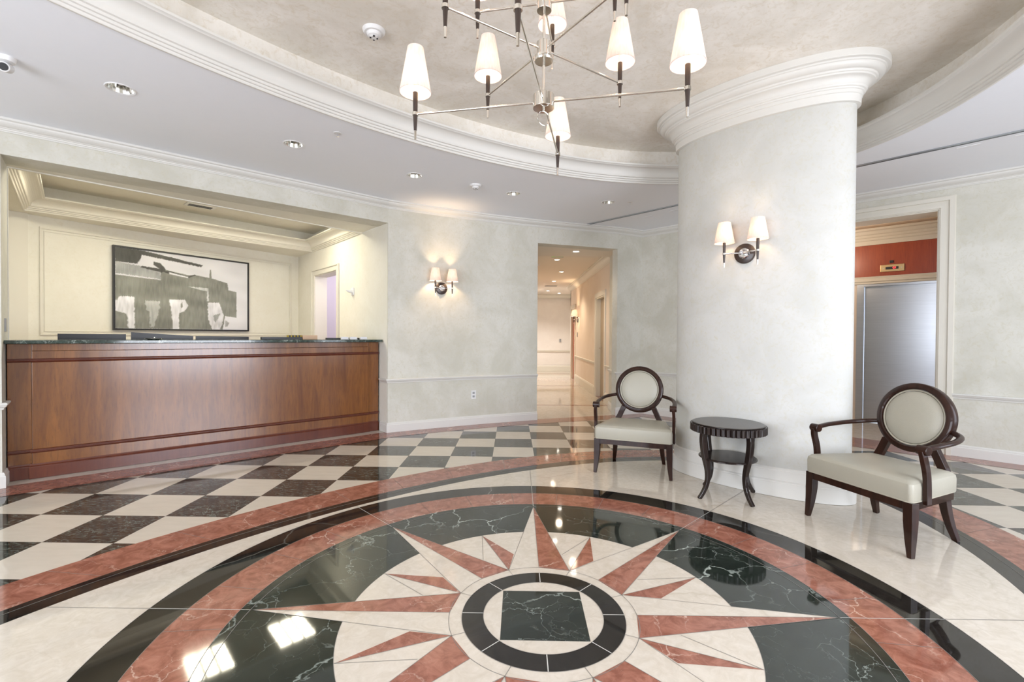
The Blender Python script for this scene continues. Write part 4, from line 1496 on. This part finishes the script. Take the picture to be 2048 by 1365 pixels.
# ------------------------------------------------------------------ side table
t_ = thing('side_table', 'round dark side table with a scalloped edge between the armchairs', 'table', (1.700, 3.672, 0.0), math.radians(17))
tt = MB()
NF = 48
R1 = 0.262
lay = []
SCAL = []
for i in range(NF * 8):
    q = 2 * PI * i / (NF * 8)
    f = abs(sin(NF * q / 2))
    SCAL.append((q, 0.262 + 0.016 * f ** 0.6))
ns = len(SCAL)
for z, k in ((0.508, 0.975), (0.511, 1.0), (0.562, 1.0), (0.566, 0.985)):
    tt.v += [(r_ * k * cos(q), r_ * k * sin(q), z) for q, r_ in SCAL]
for i in range(3):
    for k in range(ns):
        k2 = (k + 1) % ns
        tt.f.append((i * ns + k, i * ns + k2, (i + 1) * ns + k2, (i + 1) * ns + k)); tt.mi.append(0); tt.sm.append(False)
tt.f.append(tuple(reversed(range(ns)))); tt.mi.append(0); tt.sm.append(False)
tt.f.append(tuple(range(3 * ns, 4 * ns))); tt.mi.append(0); tt.sm.append(False)
tto = tt.build('tabletop', M['ebony'], parent=t_)
b_ = MB(); b_.lathe([(0.0005, 0.566), (0.255, 0.566), (0.262, 0.569), (0.262, 0.573), (0.256, 0.576), (0.0005, 0.576)], 72, smooth=False)
b_.build('top_panel', M['ebony'], parent=tto)
b_ = MB(); b_.lathe([(0.0005, 0.296), (0.205, 0.296), (0.212, 0.301), (0.212, 0.307), (0.205, 0.312), (0.0005, 0.312)], 72, smooth=False)
b_.build('lower_shelf', M['ebony'], parent=t_)
for k in range(4):
    a = PI / 2 * k
    d = Vector((cos(a), sin(a), 0))
    pts = catmull([d * 0.226 + Vector((0, 0, 0.508)), d * 0.230 + Vector((0, 0, 0.44)), d * 0.214 + Vector((0, 0, 0.33)), d * 0.186 + Vector((0, 0, 0.21)), d * 0.190 + Vector((0, 0, 0.12)), d * 0.222 + Vector((0, 0, 0.05)), d * 0.262 + Vector((0, 0, 0.0))], 4)
    b_ = MB()
    b_.tube(pts, [(r_, r_ * 0.85) for r_ in lerp_list([0.022, 0.022, 0.021, 0.018, 0.016, 0.015, 0.014], 4)], square=True, up=(cos(a), sin(a), 0))
    b_.build('leg', M['ebony'], parent=t_, bevel=0.004)

# ------------------------------------------------------------------ lamps: shared parts
def shade_mesh(rb_, rt_, z0_, z1_):
    b = MB()
    th = 0.0015
    b.lathe([(rb_, z0_), (rt_, z1_), (rt_ - th, z1_), (rb_ - th, z0_)], 40, close=True)
    b.lathe([(rb_ + 0.0008, z0_ - 0.001), (rb_ + 0.0010, z0_ + 0.003), (rb_ - 0.002, z0_ + 0.003), (rb_ - 0.002, z0_ - 0.001)], 40, close=True)
    return b


def lamp_parts(parent, loc, rb_=0.073, rt_=0.037, z0_=0.100, z1_=0.308, power=3.0, low=0.118, hi=0.100):
    """stem with nickel collar and tip (one piece each), candle tube, bulb, shade, all under parent"""
    L = Vector(loc)
    b = MB(); b.lathe([(0.0005, -low * 0.66), (0.0068, -low * 0.66), (0.0105, -0.007), (0.0105, 0.007), (0.0118, hi), (0.0005, hi)], 18)
    b.build('candle_stem', M['brownlac'], parent=parent, loc=L)
    b = MB(); b.lathe([(0.0105, -0.007), (0.0145, -0.007), (0.0145, 0.007), (0.0105, 0.007)], 20, close=True); b.build('collar', M['nickel'], parent=parent, loc=L)
    b = MB(); b.lathe([(0.0005, -low), (0.0052, -low), (0.0066, -low * 0.65), (0.0005, -low * 0.65)], 16); b.build('finial', M['nickel'], parent=parent, loc=L)
    b = MB(); b.lathe([(0.0005, hi), (0.0095, hi), (0.0095, hi + 0.045), (0.0005, hi + 0.045)], 16); b.build('candle_tube', M['paper'], parent=parent, loc=L)
    b = MB(); b.lathe([(0.006, hi + 0.045), (0.013, hi + 0.060), (0.012, hi + 0.076), (0.004, hi + 0.094), (0.0005, hi + 0.097)], 16); b.build('bulb', M['bulb'], parent=parent, loc=L)
    shade_mesh(rb_, rt_, z0_, z1_).build('lamp_shade', M['shade'], parent=parent, loc=L)
    point('lamp_glow', (L.x, L.y, L.z + hi + 0.072), power, WARM, 0.022, parent)


# ------------------------------------------------------------------ chandelier
ch = thing('chandelier', 'three tier nickel chandelier with twelve white tapered shades over the floor star', 'chandelier', (C.x - 0.014, C.y, DOME))
D0 = DOME
b = MB(); b.lathe([(0.0005, -0.001), (0.065, -0.001), (0.065, -0.020), (0.055, -0.028), (0.0005, -0.030)], 32); b.build('ceiling_canopy', M['nickel'], parent=ch)
b = MB(); b.tube([(0, 0, -0.02), (0, 0, 2.26 - D0)], 0.0065, 16); b.build('rod', M['nickel'], parent=ch)
for z, r_, h in ((2.715, 0.033, 0.060), (2.515, 0.033, 0.062), (2.285, 0.047, 0.058)):
    b = MB(); b.lathe([(0.0005, -h / 2), (r_, -h / 2), (r_, h / 2), (0.0005, h / 2)], 36); hb_ = b.build('hub', M['nickel'], parent=ch, loc=(0, 0, z - D0), bevel=0.0015)
    if z == 2.515:
        b = MB(); b.lathe([(0.0005, -0.052), (0.040, -0.052), (0.043, -0.045), (0.043, -0.032), (0.0005, -0.031)], 36); b.build('hub_cap', M['nickel'], parent=hb_, loc=(0, 0, 0))
b = MB()
rp_ = [(0.031 * cos(2 * PI * k / 32), 0, 0.031 * sin(2 * PI * k / 32)) for k in range(33)]
b.tube(rp_, 0.0026, 8, cap=False)
b.build('ring_pull', M['nickel'], parent=ch, loc=(0, 0, 2.285 - D0 - 0.072), rot=(0, 0, 0.5))
b = MB(); b.lathe([(0.0005, -0.042), (0.006, -0.040), (0.006, -0.028), (0.0005, -0.028)], 14); b.build('ring_holder', M['nickel'], parent=ch, loc=(0, 0, 2.285 - D0))
for z, R_, a0, r0 in ((2.285, 0.605, 78.5, 0.045), (2.515, 0.480, 34, 0.031), (2.720, 0.305, 78.5, 0.031)):
    for k in range(4):
        a = math.radians(a0 + 90 * k)
        d = Vector((cos(a), sin(a), 0))
        b = MB(); b.tube([d * r0 + Vector((0, 0, z - D0)), d * (R_ - 0.012) + Vector((0, 0, z - D0))], 0.0052, 12)
        arm = b.build('arm', M['nickel'], parent=ch)
        p_ = d * R_
        lamp_parts(arm, (p_.x, p_.y, z - D0), power=2.7)

# ------------------------------------------------------------------ wall sconces
def make_sconce(label, loc, rz, power=1.9, reach=0.10, half=0.118):
    t0 = thing('wall_sconce', label, 'wall light', loc, rz)          # local +y points out of the wall
    b = MB()
    Rm = Matrix.Rotation(-PI / 2, 4, 'X')
    b.lathe([(0.0005, 0.0), (0.080, 0.0), (0.082, 0.004), (0.080, 0.016), (0.072, 0.020), (0.0005, 0.020)], 44, Rm)
    b.build('backplate', M['brownlac'], parent=t0)
    b = MB(); b.lathe([(0.0005, 0.018), (0.042, 0.018), (0.042, 0.026), (0.034, 0.032), (0.0005, 0.034)], 36, Rm); b.build('centre_boss', M['chrome'], parent=t0)
    b = MB()
    rp = [(0.030 * cos(2 * PI * k / 28), 0.045, 0.030 * sin(2 * PI * k / 28) - 0.004) for k in range(29)]
    b.tube(rp, 0.003, 8, cap=False); b.build('ring_detail', M['chrome'], parent=t0)
    for s in (-1, 1):
        b = MB(); b.tube(catmull([(s * 0.0, 0.034, 0), (s * 0.03, 0.055, 0), (s * 0.07, reach * 0.9, 0), (s * (half - 0.012), reach, 0)], 5), 0.0055, 10)
        arm = b.build('arm', M['chrome'], parent=t0)
        lamp_parts(arm, (s * half, reach, 0), 0.078, 0.048, 0.088, 0.255, power, 0.112, 0.092)
    return t0


# on the column: the broad face looks back along the long axis of the room
cn_ = Vector((cos(CA + PI / 2), sin(CA + PI / 2)))       # points away from the room centre
pf_ = colc - cn_ * (SB - 0.001)
make_sconce('lit twin shade sconce with a dark round plate on the oval column', (pf_.x, pf_.y, 1.93), math.atan2(-cn_.y, -cn_.x) - PI / 2, half=0.128)
# on the curved wall, between the desk opening and the hall
A_, B2 = ARC[2], ARC[3]
wd = (B2 - A_).normalized()
make_sconce('glowing twin shade sconce on the curved wall between desk and hall', (0, 0, 0), 0, 9.0)
scB = [o for o in COL.objects if o.name.startswith('wall_sconce') and o.parent is None][-1]
hit = None
kx = (883 - 1024) / FPX
for i in range(len(ARC) - 1):
    a, b = ARC[i], ARC[i + 1]
    for s in range(101):
        p = a.lerp(b, s / 100)
        if abs(p.x / p.y - kx) < 0.0012 and hit is None:
            hit = (p.copy(), (b - a).normalized())
p, wd = hit
nrm = Vector((wd.y, -wd.x))
scB.location = (p.x + nrm.x * 0.0015, p.y + nrm.y * 0.0015, 1.875)
scB.rotation_euler = (0, 0, math.atan2(nrm.y, nrm.x) - PI / 2)
# in the hall
make_sconce('bright sconce on the hall side wall next to the red door', (hx - 0.001, 12.40, 1.68), PI / 2, 10.0)

# outlet on the curved wall
kx = (948 - 1024) / FPX
hit = None
for i in range(len(ARC) - 1):
    a, b_2 = ARC[i], ARC[i + 1]
    for s in range(201):
        p = a.lerp(b_2, s / 200)
        if abs(p.x / p.y - kx) < 0.0008 and hit is None:
            hit = (p.copy(), (b_2 - a).normalized())
p, wd = hit
nrm = Vector((wd.y, -wd.x))
t_ = thing('wall_outlet', 'white double socket plate low on the curved wall below the chair rail', 'outlet', (p.x, p.y, 0.42), math.atan2(wd.y, wd.x))
b = MB(); b.box(-0.036, 0.036, -0.007, 0.0, -0.058, 0.058, bev=0.003); b.build('outlet_plate', M['white'], parent=t_)
b = MB()
for z in (-0.024, 0.024):
    b.box(-0.016, 0.016, -0.0095, -0.006, z - 0.014, z + 0.014, bev=0.002)
b.build('socket', M['grey'], parent=t_)

# ------------------------------------------------------------------ fittings on the lobby ceiling
dl_lab = ['unlit recessed downlight farthest along the cornice from the hall, near the camera dome', 'unlit recessed downlight above the desk opening', 'unlit recessed downlight above the end of the desk opening',
          'unlit recessed downlight between the smoke detector and the hall', 'unlit recessed downlight nearest the slot diffuser']
for (x, y), lab in zip(DL, dl_lab):
    t_ = thing('recessed_downlight', lab, 'light', (x, y, CEIL), 0, 'recessed downlights in the lobby ceiling')
    b = MB(); b.lathe([(DLR - 0.004, -0.001), (DLR + 0.006, -0.005), (DLR + 0.010, -0.001), (DLR + 0.010, 0.0), (DLR - 0.004, 0.0)], 32, close=True); b.build('trim_ring', M['white'], parent=t_)
    b = MB()
    b.lathe([(DLR - 0.001, 0.0), (DLR - 0.010, 0.030), (DLR - 0.020, 0.070), (0.045, 0.11), (0.0005, 0.115)], 24, smooth=False); b.build('reflector', M['reflector'], parent=t_)
    b = MB(); b.lathe([(0.012, 0.11), (0.022, 0.07), (0.024, 0.045), (0.014, 0.028), (0.0005, 0.024)], 20); b.build('bulb', M['paper'], parent=t_)


def detector(x, y, z, k, lab):
    t0 = thing('smoke_detector', lab, 'detector', (x, y, z))
    b = MB(); b.lathe([(0.0005, -0.022 * k), (0.062 * k, -0.022 * k), (0.072 * k, -0.010 * k), (0.074 * k, 0.0)], 36); b.build('detector_base', M['white'], parent=t0)
    b = MB(); b.lathe([(0.0005, -0.052 * k), (0.022 * k, -0.052 * k), (0.030 * k, -0.044 * k), (0.040 * k, -0.040 * k), (0.048 * k, -0.022 * k)], 36); b.build('sensor_head', M['white'], parent=t0)
    b = MB()
    for q in range(4):
        b.box(0.016 * k, 0.027 * k, -0.006 * k, 0.006 * k, -0.0535 * k, -0.0475 * k, Matrix.Rotation(q * PI / 2 + 0.3, 4, 'Z'))
    b.build('sensor_slot', M['blackp'], parent=t0)


detector(-0.936, 3.155, DOME - 0.0005, 1.0, 'large white smoke detector on the oval recessed ceiling')
detector(-0.421, 5.29, CEIL - 0.0005, 0.9, 'white smoke detector on the flat ceiling between two downlights')
for (x, y, lab) in ((-1.474, 3.95, 'small sprinkler head on the ceiling near the downlight above the desk'), (1.475, 5.915, 'small sprinkler head on the ceiling by the slot diffuser')):
    t_ = thing('sprinkler_head', lab, 'sprinkler', (x, y, CEIL - 0.0005))
    b = MB(); b.lathe([(0.0005, -0.004), (0.030, -0.004), (0.034, 0.0)], 24); b.build('escutcheon', M['white'], parent=t_)
    b = MB(); b.lathe([(0.0005, -0.030), (0.014, -0.030), (0.014, -0.027), (0.005, -0.026), (0.006, -0.004)], 16); b.build('nozzle', M['chrome'], parent=t_)

# security camera
cx, cy3 = -3.12, 2.90
t_ = thing('security_camera', 'white bullet security camera with a black lens on the ceiling', 'camera', (cx, cy3, CEIL))
b = MB(); b.lathe([(0.0005, -0.030), (0.040, -0.028), (0.046, 0.0)], 28); b.build('mount', M['white'], parent=t_)
b = MB(); b.tube([(-0.03, 0.04, -0.045), (0.014, -0.03, -0.072)], 0.029, 24); cbd = b.build('camera_body', M['white'], parent=t_, bevel=0.004)
b = MB(); b.tube([(0.0145, -0.031, -0.0722), (0.0165, -0.034, -0.0734)], 0.022, 24); b.build('lens', M['blackp'], parent=cbd)

# slot diffusers along the far wall's ceiling
sa = Vector((1.112, 7.13)); sb_ = Vector((4.15, 3.80))
sdv = (sb_ - sa).normalized()
sang2 = math.atan2(sdv.y, sdv.x)
SL = 1.55
for k in range(3):
    q = sa + sdv * (k * (SL + 0.02) + SL / 2)
    t_ = thing('slot_diffuser', ['grey slot air diffuser in the ceiling, the length closest to the hall', 'grey slot air diffuser in the ceiling, the length behind the column', 'grey slot air diffuser in the ceiling, the length before the lift doorway'][k], 'air diffuser', (q.x, q.y, CEIL - 0.0005), sang2, 'slot diffusers in the lobby ceiling')
    b = MB(); b.box(-SL / 2, SL / 2, -0.032, 0.032, -0.004, 0.0); b.build('diffuser_frame', M['alu'], parent=t_)
    b = MB(); b.box(-SL / 2 + 0.01, SL / 2 - 0.01, 0.010, 0.024, -0.0048, -0.0035); b.build('slot', M['slot'], parent=t_)
    b = MB(); b.box(-SL / 2, -SL / 2 + 0.03, -0.020, 0.020, -0.0050, -0.0035); b.build('end_clip', M['slot'], parent=t_)
for i, (px, py) in enumerate([(1.905, 6.615), (2.16, 6.29), (4.0, 4.135), (4.23, 3.87)]):
    b = MB(); b.box(-0.075, 0.075, -0.006, 0.006, -0.004, 0.0)
    b.build('ceiling_slot', M['white'], loc=(px, py, CEIL - 0.0005), rot=(0, 0, sang2), props=props(['short white slot cover in the ceiling closest to the hall', 'short white slot cover in the ceiling just before the column', 'short white slot cover in the ceiling above the lift doorway', 'short white slot cover in the ceiling at the picture edge past the lift doorway'][i], 'ceiling slot', 'short white slot covers beside the diffuser'))
